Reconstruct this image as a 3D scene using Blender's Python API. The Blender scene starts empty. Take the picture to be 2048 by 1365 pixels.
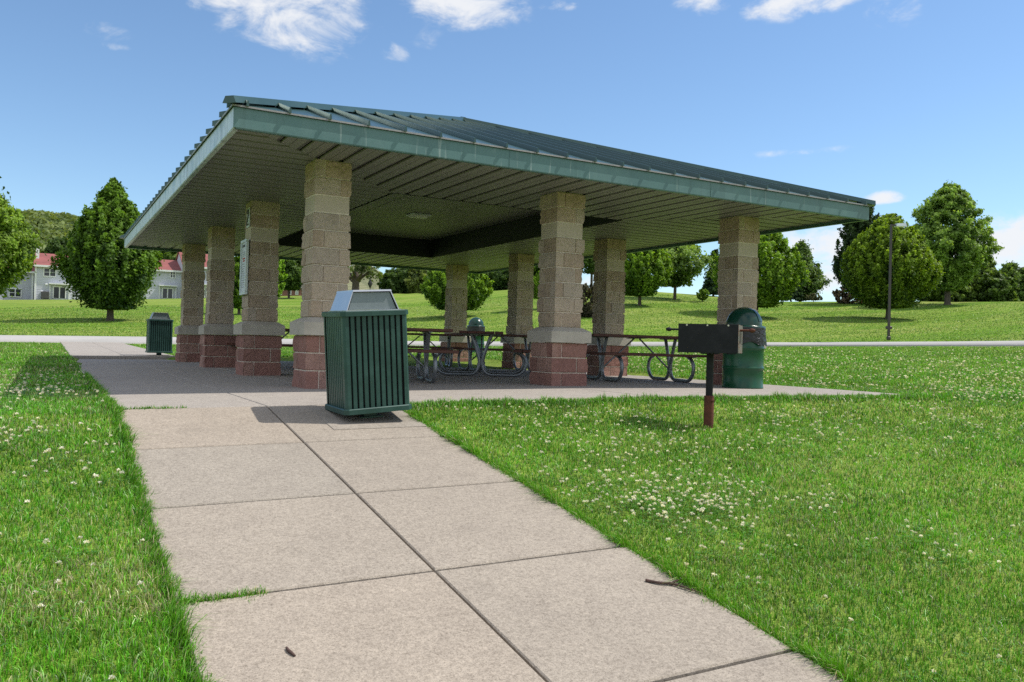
import bpy, math, random
import numpy as np
from mathutils import Vector, Matrix

random.seed(7)
RNG = np.random.default_rng(11)
sc = bpy.context.scene
COL = sc.collection
PI = math.pi

# ------------------------------------------------------------------ camera model
F_PX, PW, PH = 1663.4761, 2048.0, 1365.0
YAW, PITCH, ROLL = math.radians(29.2152), math.radians(0.3332), math.radians(1.5204)
CAM = np.array([-2.8558, -9.6775, 0.5492])
FW = np.array([math.sin(YAW) * math.cos(PITCH), math.cos(YAW) * math.cos(PITCH), math.sin(PITCH)])
_r = np.array([math.cos(YAW), -math.sin(YAW), 0.0])
_u = np.cross(_r, FW)
RT = _r * math.cos(ROLL) + _u * math.sin(ROLL)
UP = _u * math.cos(ROLL) - _r * math.sin(ROLL)
FH = np.array([math.sin(YAW), math.cos(YAW)])
RH = np.array([math.cos(YAW), -math.sin(YAW)])


def ray(u, v):
    return FW + RT * (u - 1024) / F_PX - UP * (v - 682.5) / F_PX


def horizon(u):
    return 682.5 + F_PX * (FW[2] + RT[2] * (np.asarray(u, float) - 1024) / F_PX) / UP[2]


# ------------------------------------------------------------------ terrain
W, BAY, H = 6.5903, 3.4342, 2.6436
L3 = 3 * BAY
OH, INS = 1.336, 1.333
WALK_X0, WALK_XC, WALK_X1 = -2.37, -1.22, -0.095
SLAB_X1, SLAB_Y0, SLAB_Y1 = 7.4, -2.55, 12.0


def z_near(x, y):
    x = np.asarray(x, float); y = np.asarray(y, float)
    z = 0.010 * np.clip(x, -3, 3)
    return np.where(y < SLAB_Y0, z + np.maximum(0.146 * (y - SLAB_Y0), -1.25), z)


U_P = [-300, 0, 300, 850, 1300, 1600, 1900, 2048, 2400]
R_P0 = [683, 683, 688, 691, 692, 692, 692, 692, 692]
R_P1 = [671, 672, 676, 684, 685, 686.5, 685.5, 684, 682]
U_C = [-300, 0, 300, 600, 700, 850, 960, 1060, 1200, 1300, 1430, 1520, 2048, 2400]
R_C = [599, 599, 598, 591, 588, 586, 581, 577, 577, 582, 592, 602, 602, 602]
U_R = [0, 600, 850, 1200, 2048]
RC_ = [110, 108, 95, 86, 82]
RP0, RP1 = 38.0, 42.0


def _z_at(u, row, r):
    U = (u - 1024) / F_PX
    return CAM[2] + r * (horizon(u) - row) / F_PX / np.sqrt(1 + U * U)


def zt(x, y):
    x = np.asarray(x, float); y = np.asarray(y, float)
    dx, dy = x - CAM[0], y - CAM[1]
    r = np.hypot(dx, dy)
    X = dx * RH[0] + dy * RH[1]
    D = dx * FH[0] + dy * FH[1]
    U = np.where(D > 0.5 * np.abs(X), X / np.maximum(D, 1e-6), np.sign(X) * 2.0)
    U = np.clip(U, -0.80, 0.83)
    u = 1024 + F_PX * U
    z0 = z_near(x, y)
    zp0 = _z_at(u, np.interp(u, U_P, R_P0), RP0)
    zp1 = _z_at(u, np.interp(u, U_P, R_P1), RP1)
    rc = np.interp(u, U_R, RC_)
    zc = _z_at(u, np.interp(u, U_C, R_C), rc)
    back = D < -0.3 * np.abs(X)
    z = z0
    t = np.clip((r - 14) / (RP0 - 14), 0, 1)
    z = z0 * (1 - t) + zp0 * t
    t = np.clip((r - RP0) / (RP1 - RP0), 0, 1)
    z = np.where(r > RP0, zp0 * (1 - t) + zp1 * t, z)
    t = np.clip((r - RP1) / (rc - RP1), 0, 1)
    bump = 0.25 * np.sin(t * PI) * np.sin(u * 0.006)
    z = np.where(r > RP1, zp1 * (1 - t) + zc * t + bump, z)
    drop = np.interp(u, [600, 850], [0.0, 0.10])
    z = np.where(r > rc, zc - drop * np.minimum(r - rc, 90), z)
    return np.where(back, z0, z)


def hit(u, row, rmin=15.0, rmax=140.0):
    """ground point seen along a direction: march to the terrain"""
    d = ray(u, row)
    n = math.hypot(d[0], d[1])
    best = None
    for r in np.arange(rmin, rmax, 0.1):
        p = CAM + d * (r / n)
        g = float(zt(p[0], p[1]))
        if p[2] <= g:
            return np.array([p[0], p[1], g])
    p = CAM + d * (rmax / n)
    return np.array([p[0], p[1], float(zt(p[0], p[1]))])


def at_r(u, r):
    d = ray(u, 690)
    n = math.hypot(d[0], d[1])
    p = CAM + d * (r / n)
    return np.array([p[0], p[1], float(zt(p[0], p[1]))])


def depth(p):
    return (p[0] - CAM[0]) * FH[0] + (p[1] - CAM[1]) * FH[1]


# ------------------------------------------------------------------ value noise (numpy)
_G = RNG.random((256, 256))


def vnoise(x, y, s):
    x = np.asarray(x) / s + 500; y = np.asarray(y) / s + 500
    xi = np.floor(x).astype(int); yi = np.floor(y).astype(int)
    fx = x - xi; fy = y - yi
    fx = fx * fx * (3 - 2 * fx); fy = fy * fy * (3 - 2 * fy)
    a = _G[xi % 256, yi % 256]; b = _G[(xi + 1) % 256, yi % 256]
    c = _G[xi % 256, (yi + 1) % 256]; d = _G[(xi + 1) % 256, (yi + 1) % 256]
    return (a * (1 - fx) + b * fx) * (1 - fy) + (c * (1 - fx) + d * fx) * fy


# ------------------------------------------------------------------ materials
def new_mat(name):
    m = bpy.data.materials.new(name); m.use_nodes = True
    nt = m.node_tree
    for n in list(nt.nodes): nt.nodes.remove(n)
    out = nt.nodes.new('ShaderNodeOutputMaterial')
    return m, nt, out


def N(nt, t, **kw):
    n = nt.nodes.new(t)
    for k, v in kw.items():
        if k.startswith('i_'):
            n.inputs[k[2:].replace('_', ' ')].default_value = v
        else:
            setattr(n, k, v)
    return n


def noise(nt, scale, detail=4, rough=0.55, vec=None, coord='Object', scl=None):
    n = N(nt, 'ShaderNodeTexNoise'); n.inputs['Scale'].default_value = scale
    n.inputs['Detail'].default_value = detail; n.inputs['Roughness'].default_value = rough
    if vec is None:
        tc = N(nt, 'ShaderNodeTexCoord'); vec = tc.outputs[coord]
    if scl:
        mp = N(nt, 'ShaderNodeMapping'); mp.inputs['Scale'].default_value = scl
        nt.links.new(vec, mp.inputs['Vector']); vec = mp.outputs['Vector']
    nt.links.new(vec, n.inputs['Vector'])
    return n


def ramp(nt, fac, stops):
    r = N(nt, 'ShaderNodeValToRGB')
    e = r.color_ramp.elements
    e[0].position, e[0].color = stops[0][0], (*stops[0][1], 1)
    e[1].position, e[1].color = stops[-1][0], (*stops[-1][1], 1)
    for p, c in stops[1:-1]:
        x = e.new(p); x.color = (*c, 1)
    nt.links.new(fac, r.inputs['Fac'])
    return r


def mixc(nt, fac, a, b, mode='MIX'):
    m = N(nt, 'ShaderNodeMix', data_type='RGBA', blend_type=mode)
    for sock, v in ((m.inputs[0], fac), (m.inputs[6], a), (m.inputs[7], b)):
        if hasattr(v, 'links'): nt.links.new(v, sock)
        elif isinstance(v, (int, float)): sock.default_value = v
        else: sock.default_value = (*v, 1)
    return m.outputs[2]


def scale_c(c, k): return tuple(min(1, max(0, x * k)) for x in c)


def surf_mat(name, c, rough=0.7, metal=0.0, var=0.25, s1=3.0, s2=40.0, bump=0.15, bscale=60.0,
             spec=0.5, tint=None, tint_amt=0.5, tint_scale=1.5, bdist=0.01, coat=0.0, coord='Object'):
    m, nt, out = new_mat(name)
    b = N(nt, 'ShaderNodeBsdfPrincipled')
    b.inputs['Roughness'].default_value = rough; b.inputs['Metallic'].default_value = metal
    b.inputs['Specular IOR Level'].default_value = spec
    b.inputs['Coat Weight'].default_value = coat
    n1 = noise(nt, s1, 5, 0.6, coord=coord); n2 = noise(nt, s2, 3, 0.6, coord=coord)
    r1 = ramp(nt, n1.outputs['Fac'], [(0.25, scale_c(c, 1 - var)), (0.75, scale_c(c, 1 + var))])
    r2 = ramp(nt, n2.outputs['Fac'], [(0.3, (1 - var * .7,) * 3), (0.7, (1 + var * .5,) * 3)])
    col = mixc(nt, 1.0, r1.outputs['Color'], r2.outputs['Color'], 'MULTIPLY')
    if tint:
        n3 = noise(nt, tint_scale, 6, 0.65, coord=coord)
        f = ramp(nt, n3.outputs['Fac'], [(0.48, (0, 0, 0)), (0.68, (tint_amt,) * 3)])
        col = mixc(nt, f.outputs['Color'], col, tint)
    nt.links.new(col, b.inputs['Base Color'])
    rr = N(nt, 'ShaderNodeMapRange'); rr.inputs['To Min'].default_value = max(0.02, rough - .12); rr.inputs['To Max'].default_value = min(1, rough + .12)
    nt.links.new(n1.outputs['Fac'], rr.inputs['Value']); nt.links.new(rr.outputs['Result'], b.inputs['Roughness'])
    if bump > 0:
        nb = noise(nt, bscale, 4, 0.6, coord=coord)
        bp = N(nt, 'ShaderNodeBump'); bp.inputs['Strength'].default_value = bump; bp.inputs['Distance'].default_value = bdist
        nt.links.new(nb.outputs['Fac'], bp.inputs['Height']); nt.links.new(bp.outputs['Normal'], b.inputs['Normal'])
    nt.links.new(b.outputs['BSDF'], out.inputs['Surface'])
    return m


def foliage_mat(name, trans=0.35, rough=0.55, spec=0.25):
    m, nt, out = new_mat(name)
    a = N(nt, 'ShaderNodeAttribute', attribute_name='Col')
    b = N(nt, 'ShaderNodeBsdfPrincipled'); b.inputs['Roughness'].default_value = rough
    b.inputs['Specular IOR Level'].default_value = spec
    t = N(nt, 'ShaderNodeBsdfTranslucent')
    tc = mixc(nt, 1.0, a.outputs['Color'], (1.3, 1.25, 0.45), 'MULTIPLY')
    nt.links.new(a.outputs['Color'], b.inputs['Base Color']); nt.links.new(tc, t.inputs['Color'])
    mx = N(nt, 'ShaderNodeMixShader'); mx.inputs[0].default_value = trans
    nt.links.new(b.outputs['BSDF'], mx.inputs[1]); nt.links.new(t.outputs['BSDF'], mx.inputs[2])
    nt.links.new(mx.outputs['Shader'], out.inputs['Surface'])
    return m


def concrete_mat(name, c, dark=1.0):
    m, nt, out = new_mat(name)
    b = N(nt, 'ShaderNodeBsdfPrincipled'); b.inputs['Roughness'].default_value = 0.9
    b.inputs['Specular IOR Level'].default_value = 0.25
    big = noise(nt, 0.55, 6, 0.62); mid = noise(nt, 6.0, 5, 0.65); fine = noise(nt, 130.0, 3, 0.75); grit = noise(nt, 420.0, 2, 0.6)
    col = ramp(nt, big.outputs['Fac'], [(0.3, scale_c(c, .93)), (0.5, c), (0.72, scale_c(c, 1.06))]).outputs['Color']
    col = mixc(nt, 1.0, col, ramp(nt, mid.outputs['Fac'], [(0.32, (.93, .925, .92)), (0.62, (1.04, 1.04, 1.03))]).outputs['Color'], 'MULTIPLY')
    col = mixc(nt, 1.0, col, ramp(nt, fine.outputs['Fac'], [(0.34, (.64, .62, .60)), (0.47, (.97, .96, .95)), (0.68, (1.16, 1.15, 1.14))]).outputs['Color'], 'MULTIPLY')
    col = mixc(nt, 1.0, col, ramp(nt, grit.outputs['Fac'], [(0.30, (.6, .58, .56)), (0.45, (1, 1, 1)), (0.72, (1.15, 1.15, 1.15))]).outputs['Color'], 'MULTIPLY')
    spk = noise(nt, 48.0, 6, 0.78)
    col = mixc(nt, 1.0, col, ramp(nt, spk.outputs['Fac'], [(0.36, (.76, .745, .73)), (0.50, (1, 1, 1)), (0.66, (1.18, 1.17, 1.16))]).outputs['Color'], 'MULTIPLY')
    st = noise(nt, 1.7, 8, 0.7)
    col = mixc(nt, ramp(nt, st.outputs['Fac'], [(0.58, (0, 0, 0)), (0.76, (.35, .35, .35))]).outputs['Color'], col, scale_c(c, .55))
    vor = N(nt, 'ShaderNodeTexVoronoi'); vor.inputs['Scale'].default_value = 22.0
    tc = N(nt, 'ShaderNodeTexCoord'); nt.links.new(tc.outputs['Object'], vor.inputs['Vector'])
    col = mixc(nt, ramp(nt, vor.outputs['Distance'], [(0.035, (.55, .55, .55)), (0.06, (0, 0, 0))]).outputs['Color'], col, scale_c(c, .35))
    nt.links.new(col, b.inputs['Base Color'])
    bp = N(nt, 'ShaderNodeBump'); bp.inputs['Strength'].default_value = 0.55; bp.inputs['Distance'].default_value = 0.004
    nt.links.new(fine.outputs['Fac'], bp.inputs['Height']); nt.links.new(bp.outputs['Normal'], b.inputs['Normal'])
    nt.links.new(b.outputs['BSDF'], out.inputs['Surface'])
    return m


M = {}
M['concrete'] = concrete_mat('concrete', (.338, .300, .254))
M['concrete_b'] = concrete_mat('concrete_warm', (.350, .306, .256))
M['concrete_c'] = concrete_mat('concrete_grey', (.320, .289, .248))
M['concrete_shade'] = concrete_mat('concrete_slab', (.355, .328, .30))
M['pad'] = concrete_mat('concrete_pad', (.325, .295, .255))
M['path'] = surf_mat('path_concrete', (.40, .39, .375), .9, var=.10, s1=.6, s2=9, bump=.1)
M['joint'] = surf_mat('joint_filler', (.022, .018, .015), .95, var=.4, s1=12)
M['stone'] = surf_mat('split_face_tan', (.50, .41, .325), .92, var=.22, s1=2.2, s2=32, bump=1.0, bscale=50, bdist=.018, spec=.15, tint=(.36, .27, .20), tint_amt=.6, tint_scale=2.2)
M['stone_dark'] = surf_mat('split_face_brown', (.47, .365, .28), .92, var=.25, s1=2.2, s2=45, bump=1.0, bscale=85, bdist=.012, spec=.15, tint=(.29, .215, .155), tint_amt=.6, tint_scale=2.0)
M['stone_grey'] = surf_mat('split_face_grey_tan', (.465, .39, .32), .92, var=.20, s1=2.2, s2=32, bump=1.0, bscale=50, bdist=.018, spec=.15, tint=(.33, .27, .22), tint_amt=.6, tint_scale=3.2)
M['stone_warm'] = surf_mat('split_face_warm_tan', (.44, .345, .265), .92, var=.24, s1=2.2, s2=32, bump=1.0, bscale=50, bdist=.018, spec=.15, tint=(.32, .24, .18), tint_amt=.6, tint_scale=3.2)
M['red_pale'] = surf_mat('split_face_dusty_red', (.40, .245, .205), .92, var=.28, s1=3.0, s2=40, bump=1.0, bscale=55, bdist=.018, spec=.15, tint=(.28, .145, .12), tint_amt=.6, tint_scale=4.0)
M['red_deep'] = surf_mat('split_face_deep_red', (.31, .165, .14), .92, var=.28, s1=3.0, s2=40, bump=1.0, bscale=55, bdist=.018, spec=.15, tint=(.21, .10, .085), tint_amt=.6, tint_scale=4.0)
M['stone_smooth'] = surf_mat('smooth_band', (.52, .45, .37), .9, var=.08, s1=2.0, s2=120, bump=.2, bscale=220, bdist=.003, spec=.15)
M['stone_red'] = surf_mat('split_face_red', (.34, .185, .155), .92, var=.28, s1=3.0, s2=70, bump=.9, bscale=90, bdist=.012, spec=.15, tint=(.22, .105, .085), tint_amt=.6, tint_scale=3.0)
M['mortar'] = surf_mat('mortar', (.66, .58, .49), .95, var=.12, s1=6, bump=.2)
M['cast_stone'] = surf_mat('cast_stone', (.46, .425, .37), .88, var=.12, s1=3.0, s2=80, bump=.2, bscale=150, bdist=.003, spec=.2, tint=(.33, .30, .26), tint_amt=.5, tint_scale=2.5)
M['roof'] = surf_mat('teal_roof_metal', (.034, .082, .076), .28, metal=.25, var=.12, s1=1.2, s2=30, bump=.03, bscale=8, spec=.6)
M['fascia'] = surf_mat('teal_fascia', (.085, .178, .176), .42, metal=.15, var=.14, s1=1.6, s2=60, bump=.03, bscale=10, spec=.6, tint=(.13, .225, .22), tint_amt=.6, tint_scale=2.0)
M['fascia_pale'] = surf_mat('sky_sheen_fascia', (.56, .63, .68), .40, metal=.1, var=.12, s1=2.0, s2=40, bump=.05, bscale=10, spec=.7, tint=(.12, .24, .24), tint_amt=.75, tint_scale=3.0)  # pale blue base stands for sky reflected on the left fascia
def streak(m, col, amt, scl=(22, 22, 1.2), lo=.63, hi=.74):
    nt = m.node_tree
    b = [n for n in nt.nodes if n.type == 'BSDF_PRINCIPLED'][0]
    src = b.inputs['Base Color'].links[0].from_socket
    n1 = noise(nt, 1.0, 3, .6, scl=scl)
    f = ramp(nt, n1.outputs['Fac'], [(lo, (0, 0, 0)), (hi, (amt,) * 3)])
    nt.links.new(mixc(nt, f.outputs['Color'], src, col), b.inputs['Base Color'])


streak(M['fascia'], (.45, .52, .50), .55)
streak(M['fascia'], (.05, .11, .105), .5, (9, 9, .8), .55, .75)
streak(M['fascia_pale'], (.20, .24, .25), .6, (9, 9, 1.5), .52, .72)
M['roof_edge'] = surf_mat('bare_drip_edge', (.30, .29, .29), .5, metal=.3, var=.15, s1=4)
M['soffit'] = surf_mat('vented_soffit', (.240, .236, .222), .5, var=.05, s1=.8, s2=1.2, bump=.0, tint=(.17, .165, .155), tint_amt=.4, tint_scale=.9)
M['soffit_vent'] = surf_mat('soffit_vent_shaded', (.135, .132, .124), .55, var=.05, s1=.8, s2=1.2, bump=.0)  # recessed vent strips, rib shading put into a darker colour
M['soffit_gap'] = surf_mat('soffit_groove', (.025, .023, .02), .9, var=.1)
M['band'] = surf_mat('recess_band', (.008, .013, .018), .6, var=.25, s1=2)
M['bin_green'] = surf_mat('bin_green_enamel', (.018, .062, .052), .42, metal=.1, var=.18, s1=4, s2=80, bump=.06, bscale=140, bdist=.002, spec=.5, tint=(.045, .11, .095), tint_amt=.5, tint_scale=5)
M['bin_dark'] = surf_mat('bin_inner', (.008, .010, .010), .8, var=.2)
M['steel'] = surf_mat('brushed_steel', (.52, .54, .57), .34, metal=.9, var=.12, s1=3, s2=90, bump=.05, bscale=180, bdist=.001)
M['steel_dull'] = surf_mat('dull_steel', (.20, .235, .245), .5, metal=.6, var=.2, s1=4, s2=110, bump=.05, bscale=180, bdist=.001)
M['galv'] = surf_mat('galvanised_tube', (.25, .27, .29), .42, metal=.65, var=.18, s1=8, s2=60, bump=.04)
M['plank'] = surf_mat('brown_plank', (.105, .036, .024), .6, var=.3, s1=4, s2=30, bump=.15, bscale=40, tint=(.06, .025, .018), tint_amt=.5, tint_scale=3)
M['grill_black'] = surf_mat('sooty_steel', (.0085, .0085, .012), .6, metal=.0, var=.4, s1=5, s2=30, bump=.12, bscale=35, spec=.3, tint=(.030, .028, .034), tint_amt=.5, tint_scale=6)
M['grill_grey'] = surf_mat('grey_rusty_steel', (.17, .155, .135), .6, metal=.3, var=.3, s1=14, s2=60, bump=.1, tint=(.22, .075, .035), tint_amt=.8, tint_scale=14)  # side plates lighter than the front, with rust patches
M['rust'] = surf_mat('rusted_pipe', (.13, .038, .022), .85, metal=.1, var=.4, s1=12, s2=60, bump=.3, bscale=70, bdist=.003, tint=(.03, .018, .018), tint_amt=.7, tint_scale=9)
M['drum_green'] = surf_mat('glossy_green_enamel', (.005, .064, .028), .28, metal=.0, var=.22, s1=5, s2=70, bump=.06, bscale=20, spec=.45)
M['dome_green'] = surf_mat('dome_green_enamel', (.004, .042, .027), .24, metal=.0, var=.2, s1=4, bump=.03, bscale=14, spec=.5)
M['bag'] = surf_mat('black_bag_plastic', (.014, .014, .017), .32, var=.3, s1=4, bump=.9, bscale=16, bdist=.04, spec=.5)
M['bolt'] = surf_mat('zinc_bolt', (.62, .58, .46), .35, metal=.6, var=.1)
M['pole'] = surf_mat('bronze_pole', (.075, .066, .062), .5, metal=.4, var=.15, s1=2)
M['lens'] = surf_mat('frosted_lens', (.80, .80, .74), .5, var=.05, bump=0)
M['white_frame'] = surf_mat('white_aluminium', (.62, .68, .70), .4, metal=.2, var=.06, bump=.02)
M['notice'] = surf_mat('notice_paper', (.62, .66, .72), .6, var=.05, bump=0)
M['ink_dark'] = surf_mat('grey_print', (.10, .10, .11), .7, var=.1, bump=0)
M['ink_light'] = surf_mat('pale_print', (.34, .36, .40), .7, var=.1, bump=0)
M['ink_red'] = surf_mat('red_print', (.42, .06, .06), .7, var=.1, bump=0)
M['siding'] = surf_mat('grey_siding', (.54, .555, .63), .75, var=.06, s1=.4, s2=3, bump=.05)
M['siding_shade'] = surf_mat('shaded_siding', (.47, .48, .56), .75, var=.06, s1=.4, s2=3, bump=.05)  # darker copy of the siding, shade of the recessed wing painted in
M['siding_beige'] = surf_mat('beige_siding', (.56, .51, .38), .8, var=.05, s1=.4, s2=3, bump=.05)
M['brick'] = surf_mat('red_brick_wall', (.27, .13, .11), .9, var=.2, s1=2, s2=8, bump=.05)
M['shingle'] = surf_mat('red_shingles', (.26, .085, .078), .9, var=.2, s1=.8, s2=6, bump=.2, bscale=9)
M['shingle_grey'] = surf_mat('tan_shingles', (.22, .18, .14), .9, var=.2, s1=.8, s2=6, bump=.2, bscale=9)
M['trim'] = surf_mat('white_trim', (.74, .75, .77), .6, var=.04, bump=0)
M['glass'] = surf_mat('dark_window_glass', (.02, .028, .035), .12, var=.4, s1=1.0, bump=0, spec=.6)
M['ac'] = surf_mat('dark_unit_metal', (.07, .07, .075), .6, metal=.3, var=.2)
M['bark'] = surf_mat('bark', (.105, .085, .068), .95, var=.35, s1=4, s2=18, bump=.6, bscale=14, bdist=.03)
M['bark_pale'] = surf_mat('pale_bark', (.20, .18, .155), .95, var=.3, s1=4, s2=18, bump=.6, bscale=14, bdist=.03)
M['twig'] = surf_mat('dry_twig_bark', (.085, .050, .040), .9, var=.4, s1=40, s2=140, bump=.4, bscale=120, bdist=.003)
M['leaf'] = foliage_mat('foliage', .42)
M['blade'] = foliage_mat('grass_blades', .26, .42, .45)
M['petal'] = foliage_mat('clover_petals', .25, .7, .2)
M['bronze'] = surf_mat('dark_ornament', (.03, .03, .03), .6, var=.2)


def lawn_mat():
    m, nt, out = new_mat('lawn_turf')
    b = N(nt, 'ShaderNodeBsdfPrincipled'); b.inputs['Roughness'].default_value = .95; b.inputs['Specular IOR Level'].default_value = .1
    big = noise(nt, .07, 5, .6); strip = noise(nt, .35, 4, .6, scl=(.12, 1.0, 1)); mid = noise(nt, 1.4, 6, .7); fine = noise(nt, 16, 4, .75)
    vf = noise(nt, 90, 3, .7)
    col = ramp(nt, big.outputs['Fac'], [(.30, (.130, .245, .026)), (.52, (.175, .285, .038)), (.72, (.25, .325, .070))]).outputs['Color']
    col = mixc(nt, ramp(nt, strip.outputs['Fac'], [(.40, (0, 0, 0)), (.66, (.9, .9, .9))]).outputs['Color'], col, (.31, .345, .10))
    sl = noise(nt, 1.3, 5, .65, scl=(.10, 1.0, 1))
    col = mixc(nt, 1.0, col, ramp(nt, sl.outputs['Fac'], [(.30, (.66, .72, .62)), (.5, (1, 1, 1)), (.72, (1.25, 1.2, 1.15))]).outputs['Color'], 'MULTIPLY')
    col = mixc(nt, ramp(nt, mid.outputs['Fac'], [(.42, (0, 0, 0)), (.66, (.5, .5, .5))]).outputs['Color'], col, (.125, .225, .026))
    col = mixc(nt, 1.0, col, ramp(nt, fine.outputs['Fac'], [(.28, (.50, .52, .45)), (.50, (.98, 1, .95)), (.72, (1.42, 1.38, 1.35))]).outputs['Color'], 'MULTIPLY')
    col = mixc(nt, 1.0, col, ramp(nt, vf.outputs['Fac'], [(.3, (.65, .68, .6)), (.7, (1.25, 1.22, 1.2))]).outputs['Color'], 'MULTIPLY')
    nt.links.new(col, b.inputs['Base Color'])
    bp = N(nt, 'ShaderNodeBump'); bp.inputs['Strength'].default_value = .8; bp.inputs['Distance'].default_value = .06
    nt.links.new(fine.outputs['Fac'], bp.inputs['Height']); nt.links.new(bp.outputs['Normal'], b.inputs['Normal'])
    nt.links.new(b.outputs['BSDF'], out.inputs['Surface'])
    return m


M['lawn'] = lawn_mat()
M['hill'] = surf_mat('hill_ground', (.06, .10, .03), .95, var=.3, s1=.02, s2=.2, bump=0)


# ------------------------------------------------------------------ mesh helpers
class MB:
    def __init__(self):
        self.v = []; self.f = []; self.mi = []; self.sm = []

    def add(self, verts, faces, mi=0, smooth=False):
        o = len(self.v)
        self.v.extend([tuple(map(float, p)) for p in verts])
        for f in faces:
            self.f.append(tuple(o + i for i in f)); self.mi.append(mi); self.sm.append(smooth)

    def box(self, c, s, mi=0, rot=None, bev=0.0):
        hx, hy, hz = s[0] / 2, s[1] / 2, s[2] / 2
        if bev <= 0:
            P = [(-hx, -hy, -hz), (hx, -hy, -hz), (hx, hy, -hz), (-hx, hy, -hz), (-hx, -hy, hz), (hx, -hy, hz), (hx, hy, hz), (-hx, hy, hz)]
            Fq = [(3, 2, 1, 0), (4, 5, 6, 7), (0, 1, 5, 4), (1, 2, 6, 5), (2, 3, 7, 6), (3, 0, 4, 7)]
        else:
            b = min(bev, hx * .9, hy * .9, hz * .9)
            P = []; Fq = []
            idx = {}
            for sx in (-1, 1):
                for sy in (-1, 1):
                    for sz in (-1, 1):
                        for a in range(3):
                            q = [sx * (hx - b), sy * (hy - b), sz * (hz - b)]
                            q[a] = (sx * hx, sy * hy, sz * hz)[a]
                            idx[(sx, sy, sz, a)] = len(P); P.append(tuple(q))

            def quad(ids):
                ps = [Vector(P[i]) for i in ids]
                n = (ps[1] - ps[0]).cross(ps[2] - ps[0])
                c0 = sum(ps, Vector()) / len(ps)
                Fq.append(tuple(ids) if n.dot(c0) > 0 else tuple(reversed(ids)))
            for a in range(3):
                o1, o2 = [k for k in range(3) if k != a]
                for s_ in (-1, 1):
                    ids = []
                    for p, q in ((-1, -1), (1, -1), (1, 1), (-1, 1)):
                        k = [0, 0, 0]; k[a] = s_; k[o1] = p; k[o2] = q
                        ids.append(idx[(*k, a)])
                    quad(ids)
            for a in range(3):
                o1, o2 = [k for k in range(3) if k != a]
                for p in (-1, 1):
                    for q in (-1, 1):
                        k0 = [0, 0, 0]; k0[o1] = p; k0[o2] = q; k1 = list(k0); k0[a] = -1; k1[a] = 1
                        quad([idx[(*k0, o1)], idx[(*k1, o1)], idx[(*k1, o2)], idx[(*k0, o2)]])
            for sx in (-1, 1):
                for sy in (-1, 1):
                    for sz in (-1, 1):
                        quad([idx[(sx, sy, sz, 0)], idx[(sx, sy, sz, 1)], idx[(sx, sy, sz, 2)]])
        if rot is not None:
            P = [tuple(rot @ Vector(p)) for p in P]
        self.add([(p[0] + c[0], p[1] + c[1], p[2] + c[2]) for p in P], Fq, mi)

    def prism(self, poly, z0, z1, mi=0):
        """poly: list of xy (ccw) or xyz-capable heights"""
        n = len(poly)
        self.add([(p[0], p[1], z0) for p in poly] + [(p[0], p[1], z1) for p in poly],
                 [tuple(reversed(range(n))), tuple(range(n, 2 * n))] + [(i, (i + 1) % n, n + (i + 1) % n, n + i) for i in range(n)], mi)

    def hexa(self, b, t, mi=0):
        self.add(list(b) + list(t), [(3, 2, 1, 0), (4, 5, 6, 7), (0, 1, 5, 4), (1, 2, 6, 5), (2, 3, 7, 6), (3, 0, 4, 7)], mi)

    def tube(self, pts, rad, seg=8, mi=0, cap=True, smooth=True):
        pts = [Vector(p) for p in pts]
        n = len(pts)
        rads = rad if hasattr(rad, '__len__') else [rad] * n
        V = []; ref = None
        for i in range(n):
            t = (pts[min(i + 1, n - 1)] - pts[max(i - 1, 0)]).normalized()
            if ref is None:
                ref = Vector((0, 0, 1)) if abs(t.z) < .9 else Vector((1, 0, 0))
            a = (ref - t * ref.dot(t)).normalized(); b = t.cross(a); ref = a
            for k in range(seg):
                th = 2 * PI * k / seg
                V.append(pts[i] + (a * math.cos(th) + b * math.sin(th)) * rads[i])
        Fq = [(i * seg + k, i * seg + (k + 1) % seg, (i + 1) * seg + (k + 1) % seg, (i + 1) * seg + k) for i in range(n - 1) for k in range(seg)]
        self.add(V, Fq, mi, smooth)
        if cap:
            self.add(V[:seg], [tuple(reversed(range(seg)))], mi); self.add(V[-seg:], [tuple(range(seg))], mi)

    def lathe(self, prof, seg=32, mi=0, c=(0, 0, 0), jit=None, smooth=True):
        V = []
        for j, (r, z) in enumerate(prof):
            for k in range(seg):
                th = 2 * PI * k / seg
                rr = r if jit is None else r + jit(th, z)
                V.append((c[0] + rr * math.cos(th), c[1] + rr * math.sin(th), c[2] + z))
        n = len(prof)
        self.add(V, [(i * seg + k, i * seg + (k + 1) % seg, (i + 1) * seg + (k + 1) % seg, (i + 1) * seg + k) for i in range(n - 1) for k in range(seg)], mi, smooth)

    def build(self, name, mats, parent=None):
        me = bpy.data.meshes.new(name)
        me.from_pydata(self.v, [], self.f)
        if not isinstance(mats, (list, tuple)): mats = [mats]
        for m in mats: me.materials.append(m)
        me.polygons.foreach_set('material_index', self.mi)
        me.polygons.foreach_set('use_smooth', self.sm)
        me.update()
        o = bpy.data.objects.new(name, me); COL.objects.link(o)
        if parent is not None: o.parent = parent
        return o


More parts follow.
